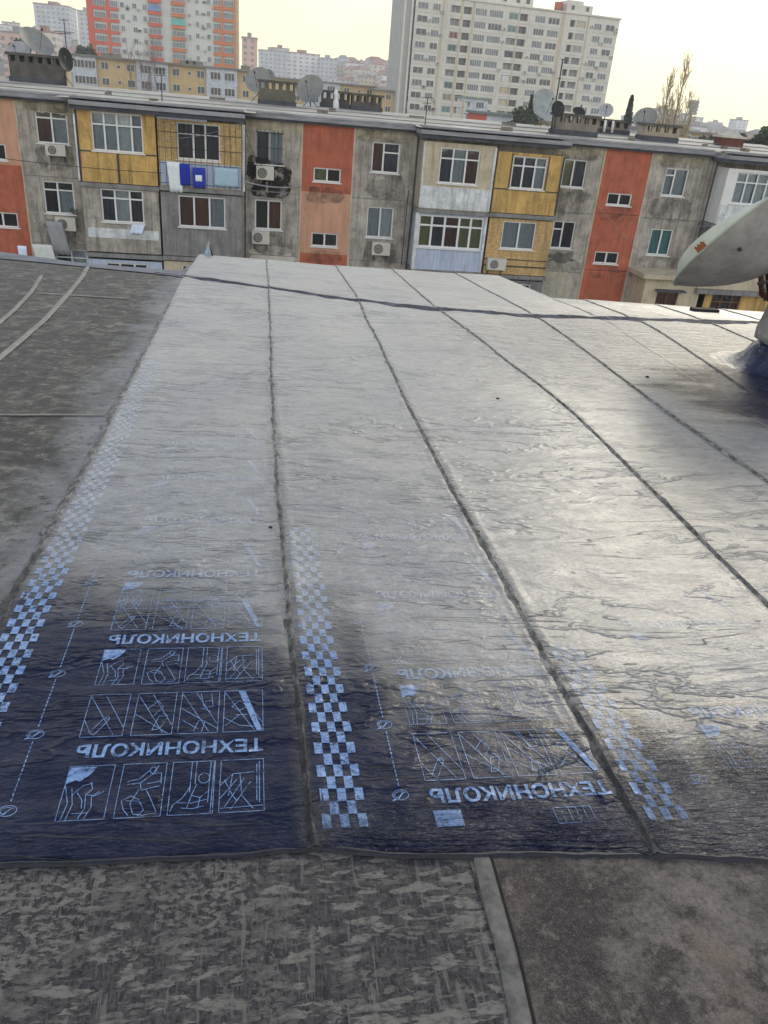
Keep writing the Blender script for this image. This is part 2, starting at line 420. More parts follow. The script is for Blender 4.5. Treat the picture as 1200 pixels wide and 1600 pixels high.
# --- new membrane
def membrane_nodes(name, printed=False):
    t = NT(name)
    at_ = t.n('ShaderNodeAttribute', attribute_name='surf')
    sep = t.n('ShaderNodeSeparateColor'); t.link(at_.outputs['Color'], sep.inputs[0])
    wr, sm, wk = sep.outputs[0], sep.outputs[1], sep.outputs[2]
    big = t.noise(1.1, (1, .6, 1), 4, .55); med = t.noise(6, (1,1.2,1), 5, .65); fine = t.noise(70, (1,1,1), 4, .7)
    weave = t.noise(30, (.9, 3.4, 1), 5, .72, dist=.3); threads = t.noise(40, (5.0, .25, 1), 3, .6)
    w = t.math('ADD', wr, t.math('MULTIPLY', t.math('SUBTRACT', med, .5), .55))
    w = t.math('ADD', w, t.math('MULTIPLY', t.math('SUBTRACT', weave, .5), .30))
    w = t.math('MULTIPLY', w, t.ramp(wr, [(0, .25), (.12, 1)]), True)
    dusty_glare = t.ramp(big, [(.30, (.145,.153,.175)), (.46, (.18,.184,.192)), (.60, (.225,.223,.215)), (.78, (.28,.27,.245))])  # pale dust tones with the sky glare put into the colour
    dusty_glare = t.mix(t.ramp(med, [(.36, .55), (.5, 0)]), dusty_glare, (.10,.107,.13))
    wfar = t.noise(13, (.8, 1.3, 1), 7, .78, dist=.4, off=(6,6,6))
    dusty_glare = t.mix(t.ramp(wfar, [(.36, .6), (.47, 0)]), dusty_glare, (.075,.077,.088)); dusty_glare = t.mix(t.ramp(wfar, [(.53, 0), (.66, .5)]), dusty_glare, (.36,.355,.33))
    dusty_glare = t.mix(t.ramp(weave, [(.52, 0), (.70, .45)]), dusty_glare, (.07,.07,.078))
    dusty_glare = t.mix(t.ramp(threads, [(.56, 0), (.70, .22)]), dusty_glare, (.36,.355,.34))
    dusty_glare = t.mix(t.ramp(fine, [(.52, 0), (.70, .4)]), dusty_glare, (.34,.33,.31))
    dusty_glare = t.mix(t.ramp(fine, [(.28, .35), (.42, 0)]), dusty_glare, (.06,.06,.066))
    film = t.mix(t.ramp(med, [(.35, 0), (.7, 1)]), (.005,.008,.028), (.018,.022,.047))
    film = t.mix(t.ramp(weave, [(.5, 0), (.75, .5)]), film, (.04,.046,.08))
    film = t.mix(t.ramp(fine, [(.58, 0), (.75, .3)]), film, (.08,.09,.12))
    # mid tone between the dark film and the painted pale glare
    half = t.mix(t.ramp(med, [(.4, 0), (.6, 1)]), (.038,.038,.040), (.075,.076,.084))
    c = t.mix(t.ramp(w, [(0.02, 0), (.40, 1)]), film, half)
    c = t.mix(t.ramp(w, [(.35, 0), (.95, 1)]), c, dusty_glare)
    s1 = t.math('MULTIPLY', sm, t.ramp(t.noise(16, (1.6,.7,1), 5, .7), [(.30, .35), (.62, 1.0)]), True)
    c = t.mix(s1, c, (.045,.046,.052))
    # creases : ridged thin dark lines, mostly across the rolls
    rg = t.noise(1.9, (.45, 3.2, 1), 3, .5, dist=.35, off=(3,3,0))
    ln = t.ramp(t.math('ABSOLUTE', t.math('SUBTRACT', rg, .5)), [(0, 1), (.005, 0)])
    gate = t.ramp(t.noise(2.3, (1, 1.4, 1), 2, .5, off=(7,2,0)), [(.55, 0), (.60, 1)])
    crease = t.math('MULTIPLY', ln, gate)
    rg2 = t.noise(2.6, (.6, 1.7, 1), 4, .6, dist=.25, off=(13,3,0)); l2 = t.ramp(t.math('ABSOLUTE', t.math('SUBTRACT', rg2, .5)), [(0, 1), (.035, 0)], 'EASE')
    g2_ = t.ramp(t.noise(1.5, (1, 1.3, 1), 2, .5, off=(17,2,0)), [(.42, 0), (.60, 1)]); wrk = t.math('MULTIPLY', l2, g2_)
    bl = t.n('ShaderNodeTexVoronoi', feature='SMOOTH_F1'); t.link(t.vec((1, 1.3, 1)), bl.inputs['Vector']); bl.inputs['Scale'].default_value = 9
    blis = t.ramp(bl.outputs['Distance'], [(.0, 1), (.16, 0)], 'EASE')
    c = t.mix(t.math('MULTIPLY', crease, .65), c, (.05,.05,.055))
    # wrinkles of the torched end
    wv = t.noise(24, (.75, 3.4, 1), 3, .55, dist=.6)
    rough = t.ramp(w, [(0, .27), (.4, .30), (1, .36)])
    rough = t.math('ADD', rough, t.math('MULTIPLY', t.math('SUBTRACT', med, .5), .25), True)
    rp = t.noise(5.5, (.8, 1.8, 1), 6, .66, dist=.3, off=(1,1,3))
    b0 = t.bump(t.noise(1.7, (.7, 1.7, 1), 3, .5, dist=.8, off=(5,5,1)), .45, .06)
    b0 = t.bump(t.math('ADD', t.math('MULTIPLY', wrk, 1.0), t.math('MULTIPLY', blis, .35)), .6, .012, b0)
    b1 = t.bump(rp, .55, .022, b0)
    b1 = t.bump(t.math('ADD', t.math('MULTIPLY', weave, .6), t.math('MULTIPLY', fine, .5)), .45, .004, b1)
    b2 = t.bump(wv, t.math('MULTIPLY', wk, 1.0), .022, b1)
    cw = t.noise(7, (.55, 2.0, 1), 5, .62, dist=.4, off=(8,1,1)); b2 = t.bump(cw, t.math('MULTIPLY', wk, .9), .05, b2)
    b3 = t.bump(crease, .8, .006, b2)
    if not printed:
        t.principled(c, rough, b3, t.ramp(w, [(0, .09), (.5, .55)]))
    else:
        ink = t.mix(t.ramp(fine, [(.3, 0), (.6, 1)]), (.085,.165,.37), (.165,.29,.54))
        ink = t.mix(t.ramp(w, [(.3, 0), (.9, 1)]), ink, (.50,.57,.70))
        al = t.ramp(w, [(0, .97), (.30, .8), (.65, .50), (1, .36)])  # print fades under the painted glare
        al = t.math('MULTIPLY', al, t.ramp(t.noise(30, (1,1,1), 6, .8, off=(2,5,1)), [(.36, .12), (.50, 1)]))
        al = t.math('MULTIPLY', al, t.ramp(wk, [(.2, 1), (1, .7)]))
        t.principled(ink, rough, b3, .5, alpha=al)
    return t.m
M_mem = membrane_nodes('printed_roofing_membrane')
M_print = membrane_nodes('blue_film_print', True)
def bead_mat():
    t = NT('bitumen_bead'); n1 = t.noise(30, (1,.6,1), 5, .7); n2 = t.noise(120, (1,1,1), 3, .6)
    c = t.ramp(n1, [(.36, (.006,.006,.009)), (.54, (.018,.019,.024)), (.70, (.10,.10,.105))])
    at_ = t.n('ShaderNodeAttribute', attribute_name='surf'); sp_ = t.n('ShaderNodeSeparateColor'); t.link(at_.outputs['Color'], sp_.inputs[0])
    dus = t.ramp(n1, [(.38, (.035,.035,.037)), (.5, (.12,.12,.118)), (.62, (.27,.265,.25))])
    c = t.mix(t.math('MULTIPLY', sp_.outputs[0], t.ramp(t.noise(7, (1,1,1), 3), [(.35, .7), (.6, 1)])), c, dus)
    t.principled(c, .6, t.bump(t.math('ADD', n1, t.math('MULTIPLY', n2, .4)), 1, .010), .3); return t.m
M_bead = bead_mat()

def attr(x, y):
    i = strip_of(x, y)
    d = min([abs(x - seamx(k, y)) for k in (i, i+1) if 0 <= k < NS] or [9])
    fade = 1 - .65*ss(1.8, 8, y)
    s = (1 - ss(.006, .050 + .03*nz(x*9, y*4, 2), d))*.95*fade
    if i >= 0 and x > seamx(i, y): s *= .9
    y0 = yfront(x)
    wk = (1-ss(.05, .24 if x > .1 else .14, y-y0)) * (.55 if x < .12 else 1)
    if x > 1.0: wk = max(wk, (1-ss(.25, .55, y-y0))*.9)
    wk = max(wk, .9*(1-ss(.5, 1.7, math.hypot((x-4.3)/2.1, (y-6.4)/1.9))))
    return (wear_and_glare(x, y), max(0, min(1, s)), max(0, min(1, wk)), 1)
def set_attr(o):
    me = o.data; a = me.attributes.new('surf', 'FLOAT_COLOR', 'POINT'); off = WL[o]; buf = []
    for v in me.vertices: buf += attr(v.co.x+off.x, v.co.y+off.y)
    a.data.foreach_set('color', buf)
sheets = []
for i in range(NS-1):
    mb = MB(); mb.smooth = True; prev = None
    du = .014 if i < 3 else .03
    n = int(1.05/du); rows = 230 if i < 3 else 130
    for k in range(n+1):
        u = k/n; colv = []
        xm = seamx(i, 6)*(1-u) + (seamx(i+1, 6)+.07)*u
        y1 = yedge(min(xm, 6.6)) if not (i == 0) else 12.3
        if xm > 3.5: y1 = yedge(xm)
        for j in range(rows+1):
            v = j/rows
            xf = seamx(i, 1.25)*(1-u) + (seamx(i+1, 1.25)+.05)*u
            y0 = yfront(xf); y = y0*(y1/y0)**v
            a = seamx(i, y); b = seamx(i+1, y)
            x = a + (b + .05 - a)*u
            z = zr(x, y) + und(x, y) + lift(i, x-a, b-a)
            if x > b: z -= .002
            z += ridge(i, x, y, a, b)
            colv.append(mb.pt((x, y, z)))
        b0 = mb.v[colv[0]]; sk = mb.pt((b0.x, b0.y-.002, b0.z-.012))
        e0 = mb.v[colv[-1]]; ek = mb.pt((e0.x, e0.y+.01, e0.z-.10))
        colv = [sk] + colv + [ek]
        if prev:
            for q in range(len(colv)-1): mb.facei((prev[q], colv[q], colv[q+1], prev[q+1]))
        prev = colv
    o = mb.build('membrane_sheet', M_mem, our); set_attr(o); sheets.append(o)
# bitumen beads along the laps
for i in range(NS-1):
    mb = MB(); mb.smooth = True; prev = None; y = yfront(seamx(i, 1.25)) - .004
    ymax = (7.75 if i == 0 else yedge(min(max(seamx(i, 9), -.79), 6))-.02)
    while y < ymax:
        x0 = seamx(i, y) + .002; row = []
        wl_ = .010 + .034*max(0, nz(y*7, i*5, 1)) + .006*abs(nz(y*45, i)); wr_ = .008 + .030*max(0, nz(y*6, i*3, 7)) + .006*abs(nz(y*38, i+4))
        if i == 0: wl_ += .012
        for s, h in ((-1, -.004), (-.6, .002), (-.2, .005), (.15, .007), (.5, .004), (1, -.003)):
            x = x0 + (wl_ if s < 0 else wr_)*s
            base = zr(x, y) + und(x, y) + (.0085 if s > -.05 else .0035)
            row.append(mb.pt((x, y, base + h*(.7+.7*nz(x*60, y*25, 2)) )))
        if prev:
            for q in range(5): mb.facei((prev[q], row[q], row[q+1], prev[q+1]))
        prev = row; y += .006*max(1, y/1.6)
    set_attr(mb.build('lap_seam', M_bead, our))
M_wrapd = mat('black_bitumen', (.012,.013,.022), rough=.5, var=.5, scale=30, bump=.5, bscale=60, bdist=.004)
# squeezed bitumen along the torn front edge
for off, amp in ((-.004, 1), (.022, .7), (.040, .5)):
    mb = MB(); mb.smooth = True; prev = None; x = -2.4 if off < 0 else .12
    while x < 4.2:
        yy = yfront(x) + off + .006*nz(x*3, off*90) + .003*nz(x*14, off*50); row = []
        hh = (.40+.6*nz(x*8, off*30)) * amp * (.6 if off < 0 else 1)
        for s, h in ((-1, -.006), (-.4, .004), (0, .006), (.5, .003), (1, -.004)):
            y = yy + .007*s*(1+.5*nz(x*11, s)); i = strip_of(x, 1.3)
            row.append(mb.pt((x, y, zr(x, y)+und(x, y)+ (lift(i, x-seamx(i,1.3), .95) if i >= 0 else 0)*(s > -.5) + h*max(.05, hh))))
        if prev:
            for q in range(4): mb.facei((prev[q], row[q], row[q+1], prev[q+1]))
        prev = row; x += .008
    o = mb.build('edge_bead', M_wrapd if off < 0 else M_mem, our)
    if off > 0: set_attr(o)

mb = MB(); mb.smooth = True; prev = None; x = -1.15
while x < 6.6:
    yc = ycrease(x) + .05*nz(x*1.3, 2) + .015*nz(x*7, 3); hh = .021*(.35+1.5*abs(nz(x*1.4, 9))+.3*nz(x*9, 2))*(1 if x > 2.0 else .75); wd = .19*(.5+1.6*abs(nz(x*.9, 4))+.4*nz(x*6, 7))
    row = []
    for dy, h, in ((-wd, -.004), (-wd*.5, .35), (-.01, 1.0), (.02, 1.0), (.10, .25), (.17, -.2)):
        yy = yc+dy; i = strip_of(x, yy)
        row.append(mb.pt((x, yy, surf_z(x, yy) + h*hh*(1+.3*nz(x*12, dy*20)))))
    if prev:
        for q in range(5): mb.facei((prev[q], row[q], row[q+1], prev[q+1]), 0 if q < 3 else 1)
    prev = row; x += .03
M_foldd = mat('dark_blue_fold', (.022,.027,.055), rough=.75, var=.6, scale=5, stretch=(1.5,1,1), bump=.5, bscale=30, second=(.13,.145,.18), spec=.1)
o = mb.build('fold', [M_foldd, M_mem], our); set_attr(o)
# --- blue print on the film: lettering, pictograms, chequer and cut marks
class Pr:
    def __init__(s): s.v = []; s.f = []
    def poly(s, pts): k = len(s.v); s.v += pts; s.f.append(list(range(k, k+len(pts))))
    def line(s, pts, w=.0022):
        for (a, b) in zip(pts, pts[1:]):
            L = math.hypot(b[0]-a[0], b[1]-a[1]); n = max(1, int(L/.02))
            if L < 1e-6: continue
            nx, ny = -(b[1]-a[1])/L*w/2, (b[0]-a[0])/L*w/2
            for k in range(n):
                p = (a[0]+(b[0]-a[0])*k/n, a[1]+(b[1]-a[1])*k/n); q = (a[0]+(b[0]-a[0])*(k+1)/n, a[1]+(b[1]-a[1])*(k+1)/n)
                s.poly([(p[0]-nx, p[1]-ny), (q[0]-nx, q[1]-ny), (q[0]+nx, q[1]+ny), (p[0]+nx, p[1]+ny)])
    def rect(s, x0, y0, x1, y1, w=.0022): s.line([(x0,y0),(x1,y0),(x1,y1),(x0,y1),(x0,y0)], w)
    def circ(s, x, y, rx, ry, w=.0022, n=18, a0=0, a1=6.2832): s.line([(x+rx*math.cos(a0+(a1-a0)*k/n), y+ry*math.sin(a0+(a1-a0)*k/n)) for k in range(n+1)], w)
    def fill(s, x0, y0, x1, y1, nx=1, ny=2):
        for a in range(nx):
            for b in range(ny):
                xa, xb = x0+(x1-x0)*a/nx, x0+(x1-x0)*(a+1)/nx; ya, yb = y0+(y1-y0)*b/ny, y0+(y1-y0)*(b+1)/ny
                s.poly([(xa,ya),(xb,ya),(xb,yb),(xa,yb)])
# letters as triangles from the built-in font
cu = bpy.data.curves.new('lettering', 'FONT'); cu.body = 'ТЕХНОНИКОЛЬ'; cu.offset = .028; cu.size = 1; cu.resolution_u = 3
to = bpy.data.objects.new('lettering', cu); COL.objects.link(to)
bpy.context.view_layer.update()
tm = bpy.data.meshes.new_from_object(to.evaluated_get(bpy.context.evaluated_depsgraph_get()))
bm_ = bmesh.new(); bm_.from_mesh(tm); bmesh.ops.triangulate(bm_, faces=bm_.faces[:])
bmesh.ops.subdivide_edges(bm_, edges=[e for e in bm_.edges if e.calc_length() > .5], cuts=1)
bmesh.ops.triangulate(bm_, faces=bm_.faces[:])
TX = [[(v.co.x, v.co.y) for v in f.verts] for f in bm_.faces]; bm_.free()
bpy.data.objects.remove(to); bpy.data.meshes.remove(tm); bpy.data.curves.remove(cu)
tx0 = min(p[0] for f in TX for p in f); tx1 = max(p[0] for f in TX for p in f)
ty0 = min(p[1] for f in TX for p in f); ty1 = max(p[1] for f in TX for p in f)
PU = [(.35, .46), (.482, .59), (.606, .713), (.728, .838)]
def text(pr, u0, u1, v0, v1):
    for f in TX:      # turned by half a turn: reads from the far side
        pr.poly([(u1-(p[0]-tx0)/(tx1-tx0)*(u1-u0), v1-(p[1]-ty0)/(ty1-ty0)*(v1-v0)) for p in f])
def rowA(pr, v0, v1):   # workers; v0 near, v1 far
    h = v1-v0
    for k, (a, b) in enumerate(PU):
        w = b-a
        P = lambda x, y: (a+x*w, v0+y*h)
        L = lambda *q: pr.line([P(*p) for p in q], .002)
        pr.rect(a, v0, b, v1, .0018)
        if k == 0:
            pr.poly([P(.02,.98), P(.60,.98), P(.52,.86), P(.46,.80)]); pr.poly([P(.02,.98), P(.46,.80), P(.30,.70), P(.20,.73), P(.0,.66)])
            L((.1,.0),(.16,.3),(.02,.62)); L((.2,.0),(.27,.28),(.16,.6)); L((.45,.02),(.55,.2),(.5,.45),(.62,.55),(.55,.68)); L((.58,.02),(.68,.22),(.64,.4),(.78,.5))
            L((.2,.45),(.4,.62),(.6,.66)); L((.3,.12),(.62,.12)); L((.3,.5),(.45,.35),(.48,.2)); L((.5,.45),(.72,.42),(.88,.5))
        elif k == 1:
            L((.15,.6),(.45,.62),(.7,.78),(.82,.95)); L((.15,.66),(.42,.7),(.62,.86)); L((.6,.6),(.9,.64)); L((.7,.78),(.9,.8),(.92,.6)); L((.45,.62),(.5,.48),(.9,.55))
            L((.2,.3),(.5,.28),(.62,.12),(.5,.02)); L((.3,.04),(.18,.14),(.1,.3),(.3,.38),(.5,.3)); L((.6,.5),(.75,.3),(.9,.08)); L((.45,.5),(.3,.24),(.4,.06),(.62,.03),(.9,.06)); pr.circ(*P(.7,.86), .008, .012, .0018, 8)
        elif k == 2:
            L((.45,1),(.45,.4)); L((.56,1),(.56,.55)); L((.9,.98),(.88,.2)); L((.98,.98),(.95,.02))
            pr.circ(*P(.76,.66), .014, .018, .0018, 10); L((.45,.5),(.3,.3),(.1,.18),(.05,.06)); L((.6,.55),(.5,.34),(.7,.3),(.86,.4)); L((.2,.22),(.5,.2),(.85,.26)); L((.28,.12),(.55,.1),(.8,.14)); L((.5,.34),(.42,.12)); L((.7,.3),(.66,.1))
        else:
            L((.0,.5),(.3,.72),(.78,.74)); L((.12,.1),(.55,.62)); L((.0,.25),(.38,.6)); L((.25,.05),(.7,.55)); L((.45,.72),(.5,.3),(.75,.05)); L((.84,.9),(.84,.2)); L((.9,.95),(.9,.15)); L((.02,.08),(.98,.1)); L((.28,.7),(.2,.3)); L((.1,.6),(.3,.3),(.4,.2))
def rowB(pr, v0, v1):
    h = v1-v0
    for k, (a, b) in enumerate(PU):
        w = b-a
        P = lambda x, y: (a+x*w, v0+y*h)
        L = lambda *q: pr.line([P(*p) for p in q], .002)
        pr.rect(a, v0, b, v1, .002)
        L((.02,.95),(.78,.03)); L((.38,.97),(.98,.2))
        if k == 0: L((.2,.1),(.32,.04),(.6,.38),(.48,.44),(.2,.1)); L((0,.4),(.2,.12)); pr.circ(*P(.55,.4), .006, .01, .0018, 8)
        elif k == 1: L((.5,.1),(.7,.14),(.85,.42),(.62,.42),(.5,.1)); L((.3,.6),(.55,.8),(.7,.65),(.5,.45)); L((.85,.42),(.7,.5)); L((0,.5),(.9,.02))
        elif k == 2: L((.5,.95),(.62,.6),(.85,.62),(.78,.95)); L((.4,.05),(.5,.3),(.66,.28),(.6,.03)); L((.02,.6),(.98,.1)); L((.1,.3),(.5,.1)); L((.5,.6),(.8,.5)); L((.62,.75),(.8,.76))
        else:
            pr.poly([P(.36,.98), P(.55,.98), P(.98,.02), P(.84,.02)]); L((.0,.35),(.4,.15),(.84,.1)); L((.2,.6),(.4,.75),(.6,.6),(.4,.5),(.2,.6)); L((.3,.4),(.6,.4)); L((.05,.15),(.4,.4))
def make_print(i, vts, vmax, ch0, u_off=0., row_h=(.178, .178)):
    pr = Pr()
    for vt in vts:
        text(pr, .352+u_off, .838+u_off, vt-.026, vt+.026)
        if vt-.24 > 1.25: rowA(pr, vt-.235, vt-.055)
        elif i == 1:                       # only the far end of the panels is left beyond the torched edge
            pr.fill(.35, vt-.10, .42, vt-.048, 2, 2)
            pr.rect(.66, vt-.11, .76, vt-.06, .002); [pr.line([(.68+.02*q, vt-.11), (.68+.02*q, vt-.06)], .002) for q in range(4)]
        rowB(pr, vt+.055, vt+.235)
    cw, chh = .0222, .0425; v = ch0; k = 0
    while v < vmax:
        for c in range(5):
            if (c+k) % 2 == 0: pr.fill(.030+c*cw, v, .030+(c+1)*cw, v+chh)
        v += chh; k += 1
    v = 1.415 - (.02 if i else 0)
    while v < vmax:
        pr.circ(.235, v, .021, .017, .0022, 16); pr.circ(.235, v, .016, .011, .002, 12, .5, 4.5)
        pr.line([(.228, v-.012), (.243, v+.008)], .004); pr.line([(.212, v-.018), (.222, v-.014)], .005)
        a = v+.03
        while a < v+.235:
            pr.line([(.235, a), (.2352, a+.012)], .0032); a += .0165
        v += .268
    mb = MB(); mb.smooth = True
    me_v = []
    for (u, v) in pr.v:
        x = seamx(i, v)*.35 + ((-.81, .135, .955, 1.96)[i])*.65 + u*(1.0 if i < 2 else 1.02) - (.042 if i == 1 and u > .3 else 0)
        if u < .15: x = seamx(i, v) + u + (0 if i else .0)
        me_v.append(mb.pt((x, v, surf_z(x, v, i) + .0016)))
    for f in pr.f: mb.facei([me_v[q] for q in f])
    o = mb.build('film_print', M_print, sheets[i]); set_attr(o)
make_print(0, [1.61, 2.125, 2.545, 3.0, 3.46, 3.93], 5.6, 1.27)
make_print(1, [1.385, 1.895, 2.37, 2.84], 2.9, 1.30)
make_print(2, [1.665, 2.15], 2.0, 1.262)
sheets[0]['label'] = 'blue printed roofing sheet beside the old dark felt'
sheets[1]['label'] = 'printed roofing sheet with a chequered margin in the middle'

# small debris on the roof
M_chip = mat('dark_rubble', (.02,.02,.022), var=.3)
def chip(x, y, r, label, h=.5, m=M_chip, nm='bitumen_lump'):
    mb = MB(); n = 9; z = surf_z(x, y)
    rs = [r*(.7+.5*random.random()) for _ in range(n)]
    ring0 = [mb.pt((x+rs[k]*math.cos(k*6.283/n), y+rs[k]*.7*math.sin(k*6.283/n), z)) for k in range(n)]
    ring1 = [mb.pt((x+.6*rs[k]*math.cos(k*6.283/n), y+.45*rs[k]*math.sin(k*6.283/n), z+r*h*(.8+.3*random.random()))) for k in range(n)]
    for k in range(n): mb.facei((ring0[k], ring0[(k+1)%n], ring1[(k+1)%n], ring1[k]))
    mb.facei(ring1)
    tag(mb.build(nm, m, smooth=False), label, 'debris')
chip(.068, 2.93, .012, 'small black lump left of the second long seam, above the faded lettering')
chip(.962, 2.88, .010, 'small black lump right on the third long seam')
chip(1.63, 4.9, .014, 'tiny dark lump on the middle of the wide pale sheet')
chip(3.06, 5.6, .018, 'dark lump on the bright right half of the roof')
mb = MB(); q = (5.42, 8.95); z = surf_z(*q); mb.box(q[0]-.17, q[0]+.17, q[1]-.05, q[1]+.05, z-.005, z+.035)
tag(mb.build('metal_offcut', M_chip), 'flat dark strip lying near the far edge of the roof at right', 'debris')

# ------------------------------------------------------------------ near dish, pipe, block
M_bigdish = mat('grey_painted_dish', (.31,.30,.295), rough=.6, var=.25, scale=4, streak=.35, bump=.06, spec=.4)
M_dishin = mat('pale_green_dish_face', (.30,.34,.29), rough=.5, var=.1, scale=4, bump=.03)
M_rust = mat('rust', (.24,.08,.035), rough=.9, var=.4, scale=12)
DC = at(1184, 347, 6.35)
dish = empty('satellite_dish', (DC.x, DC.y, surf_z(DC.x, 6.35)), 'big grey satellite dish with rusty rim at the right edge of the near roof', 'satellite dish')
def dish_mesh(c, n, up, R, depth, mats, parent, rim_m=None, rings=10, seg=56, asp=1.0):
    n = V(n).normalized(); a = V(up) - n*V(up).dot(n); a.normalize(); b = n.cross(a)
    for side, (nm, mt, off) in enumerate((('reflector', mats[0], 0), ('back_shell', mats[1], -.012))):
        mb = MB(); mb.smooth = True; prev = None
        for k in range(rings+1):
            r = R*k/rings; zc = -depth*(1-(k/rings)**2)+off
            if k == 0: row = [mb.pt(c + n*zc)]
            else: row = [mb.pt(c + n*zc + a*(r*asp*math.cos(6.28318*j/seg)) + b*(r*math.sin(6.28318*j/seg))) for j in range(seg)]
            if prev:
                for j in range(seg):
                    if len(prev) == 1: mb.facei((prev[0], row[j], row[(j+1)%seg]))
                    else: mb.facei((prev[j], row[j], row[(j+1)%seg], prev[(j+1)%seg]))
            prev = row
        mb.build(nm, mt, parent)
    mb = MB(); pts = [c + a*(R*asp*math.cos(6.28318*j/seg)) + b*(R*math.sin(6.28318*j/seg)) - n*.006 for j in range(seg+1)]
    mb.tube(pts, .010 if R > .5 else .008, 6, False); mb.build('rim', rim_m or mats[1], parent)
    return n, a, b
# opening direction: up-left in the picture, very slightly toward the camera
maj = (CR*.80 + CU*.60).normalized()
toc = (-DC).normalized()
perp = toc.cross(maj).normalized()
if perp.dot(CU) < 0: perp = -perp
nn = (perp*.985 - toc*.13).normalized()
n_, a_, b_ = dish_mesh(DC, nn, maj, .78, .40, (M_dishin, M_bigdish), dish, M_dishin)
sgn = 1 if b_.dot(toc) > 0 else -1
def rimp(th, f=0., q=1.): return DC + a_*(.78*q*math.cos(th)) + b_*(sgn*.78*q*math.sin(th)) + n_*(f - .40*(1-q*q))
mb = MB(); mb.smooth = True; pr_ = None
for k in range(29):
    t_ = k/28; th = R_(184 - 76*t_); wv_ = .105*math.sin(math.pi*min(1, t_**.75))**.8+.002
    row = [mb.pt(rimp(th, -.01)), mb.pt(rimp(th, wv_*.5, 1.0)), mb.pt(rimp(th, wv_, .985))]
    if pr_: [mb.facei((pr_[j], row[j], row[j+1], pr_[j+1])) for j in range(2)]
    pr_ = row
mb.build('rim_lip', mat('pale_green_dish_lip', (.46,.49,.44), rough=.6, var=.12, scale=6), dish)
for s0, s1, q0, q1, off in ((156, 149, .0, .5, 1.006),):
    mb = MB(); mb.smooth = True; pr_ = None
    for k in range(9):
        t_ = k/8; th = R_(s0+(s1-s0)*t_); w0 = .105*math.sin(math.pi*min(1, ((184-(s0+(s1-s0)*t_))/76)**.75))**.8
        jit = .006*math.sin(k*2.3)
        row = [mb.pt(rimp(th, w0*q0+jit) + toc*.006), mb.pt(rimp(th, w0*q1+jit*2) + toc*.006)]
        if pr_: mb.facei((pr_[0], row[0], row[1], pr_[1]))
        pr_ = row
    mb.build('rust_patch', M_rust, dish)
for th, q in ((140, .80), (122, .62)):
    c = rimp(R_(th), -.014, q) + toc*.004; mb = MB(); mb.tube([c, c - n_*.012 + toc*.012], .014, 8); mb.build('bolt', M_dmetal, dish)
# pole, bracket behind the dish
bx, by = 4.47, 6.05
zb = surf_z(bx, by)
mb = MB(); hub = DC - n_*.41
mb.tube([V((bx, by, zb+.3)), V((bx, by, zb+.75)), V((bx, by, zb+1.02))], .035, 12); mb.build('pole', M_dmetal, dish)
mb = MB(); mb.tube([hub, V((bx, by, zb+.95))], .022, 8); mb.tube([hub - a_*.30 - n_*.02, V((bx, by, zb+.8))], .014, 8); mb.tube([hub + b_*.28, V((bx, by, zb+.9))], .014, 8)
mb.build('bracket', M_dmetal, dish)
q1 = at(1150, 423, 6.30); q2 = at(1215, 408, 6.30); q3 = at(1190, 462, 6.25); q4 = at(1225, 455, 6.25)
mb = MB(); mb.tube([q1, q2], .016, 6); mb.tube([at(1168, 398, 6.3), q1.lerp(q2, .5), at(1196, 470, 6.2)], .014, 6); mb.tube([q3, q4], .02, 6); mb.tube([at(1188, 405, 6.28), q3], .022, 6); mb.tube([at(1200, 400, 6.28), at(1204, 470, 6.25)], .03, 6)
mb.build('mount_frame', mat('rusty_dark_iron', (.07,.03,.018), rough=.9, var=.5, scale=12), dish)
# concrete vent stub wrapped with membrane at the foot
vent = empty('vent_pipe', (bx, by, zb), 'stubby grey vent pipe wrapped at its foot in dark blue felt, under the dish', 'vent pipe')
def lathe(mb, cx, cy_, prof, n=28, wob=0, seed=0):
    prev = None; mb.smooth = True
    for (r, z) in prof:
        row = []
        for k in range(n):
            t = 6.28318*k/n; rr = r*(1+wob*nz(math.cos(t)*2+seed, math.sin(t)*2, z*6))
            row.append(mb.pt((cx+rr*math.cos(t), cy_+rr*math.sin(t), z)))
        if prev:
            for k in range(n): mb.facei((prev[k], prev[(k+1)%n], row[(k+1)%n], row[k]))
        prev = row
    mb.facei(prev)
mb = MB(); lathe(mb, bx, by, [(.13, zb+.14), (.15, zb+.2), (.235, zb+.24), (.25, zb+.3), (.23, zb+.42), (.20, zb+.52), (.19, zb+.62), (.15, zb+.66), (.05, zb+.66)], wob=.14)
mb.build('pipe', mat('rough_mortar', (.25,.25,.25), var=.3, scale=8, bump=.8, bscale=14, bdist=.03), vent)
M_wrap = membrane_nodes('wrap_film'); 
def wrap_mat():
    t = NT('dark_blue_felt_wrap'); a = t.noise(6, (1,1,1.6), 5, .65); f = t.noise(60, (1,1,1), 3, .6)
    c = t.ramp(a, [(.3, (.008,.010,.028)), (.5, (.014,.02,.055)), (.68, (.035,.042,.08)), (.8, (.08,.09,.12))])
    t.principled(c, .3, t.bump(t.math('ADD', a, t.math('MULTIPLY', f, .15)), 1, .03), .6); return t.m
M_wrap = wrap_mat()
mb = MB(); lathe(mb, bx, by, [(.56, zb-.014), (.46, zb+.004), (.38, zb+.03), (.30, zb+.09), (.25, zb+.16), (.19, zb+.22), (.16, zb+.25), (.1, zb+.25)], 40, .12, 3); mb.build('felt_collar', M_wrap, vent)

# unseen stack added past the right edge so the shiny roof mirrors its dark side
mb = MB(); mb.box(5.35, 6.4, 6.3, 7.3, -2.0, .1); mb.box(5.27, 6.48, 6.22, 7.38, .1, .18)
tag(mb.build('unseen_stack', M_chim), 'unseen dark brick stack added just right of the vent pipe', 'chimney')

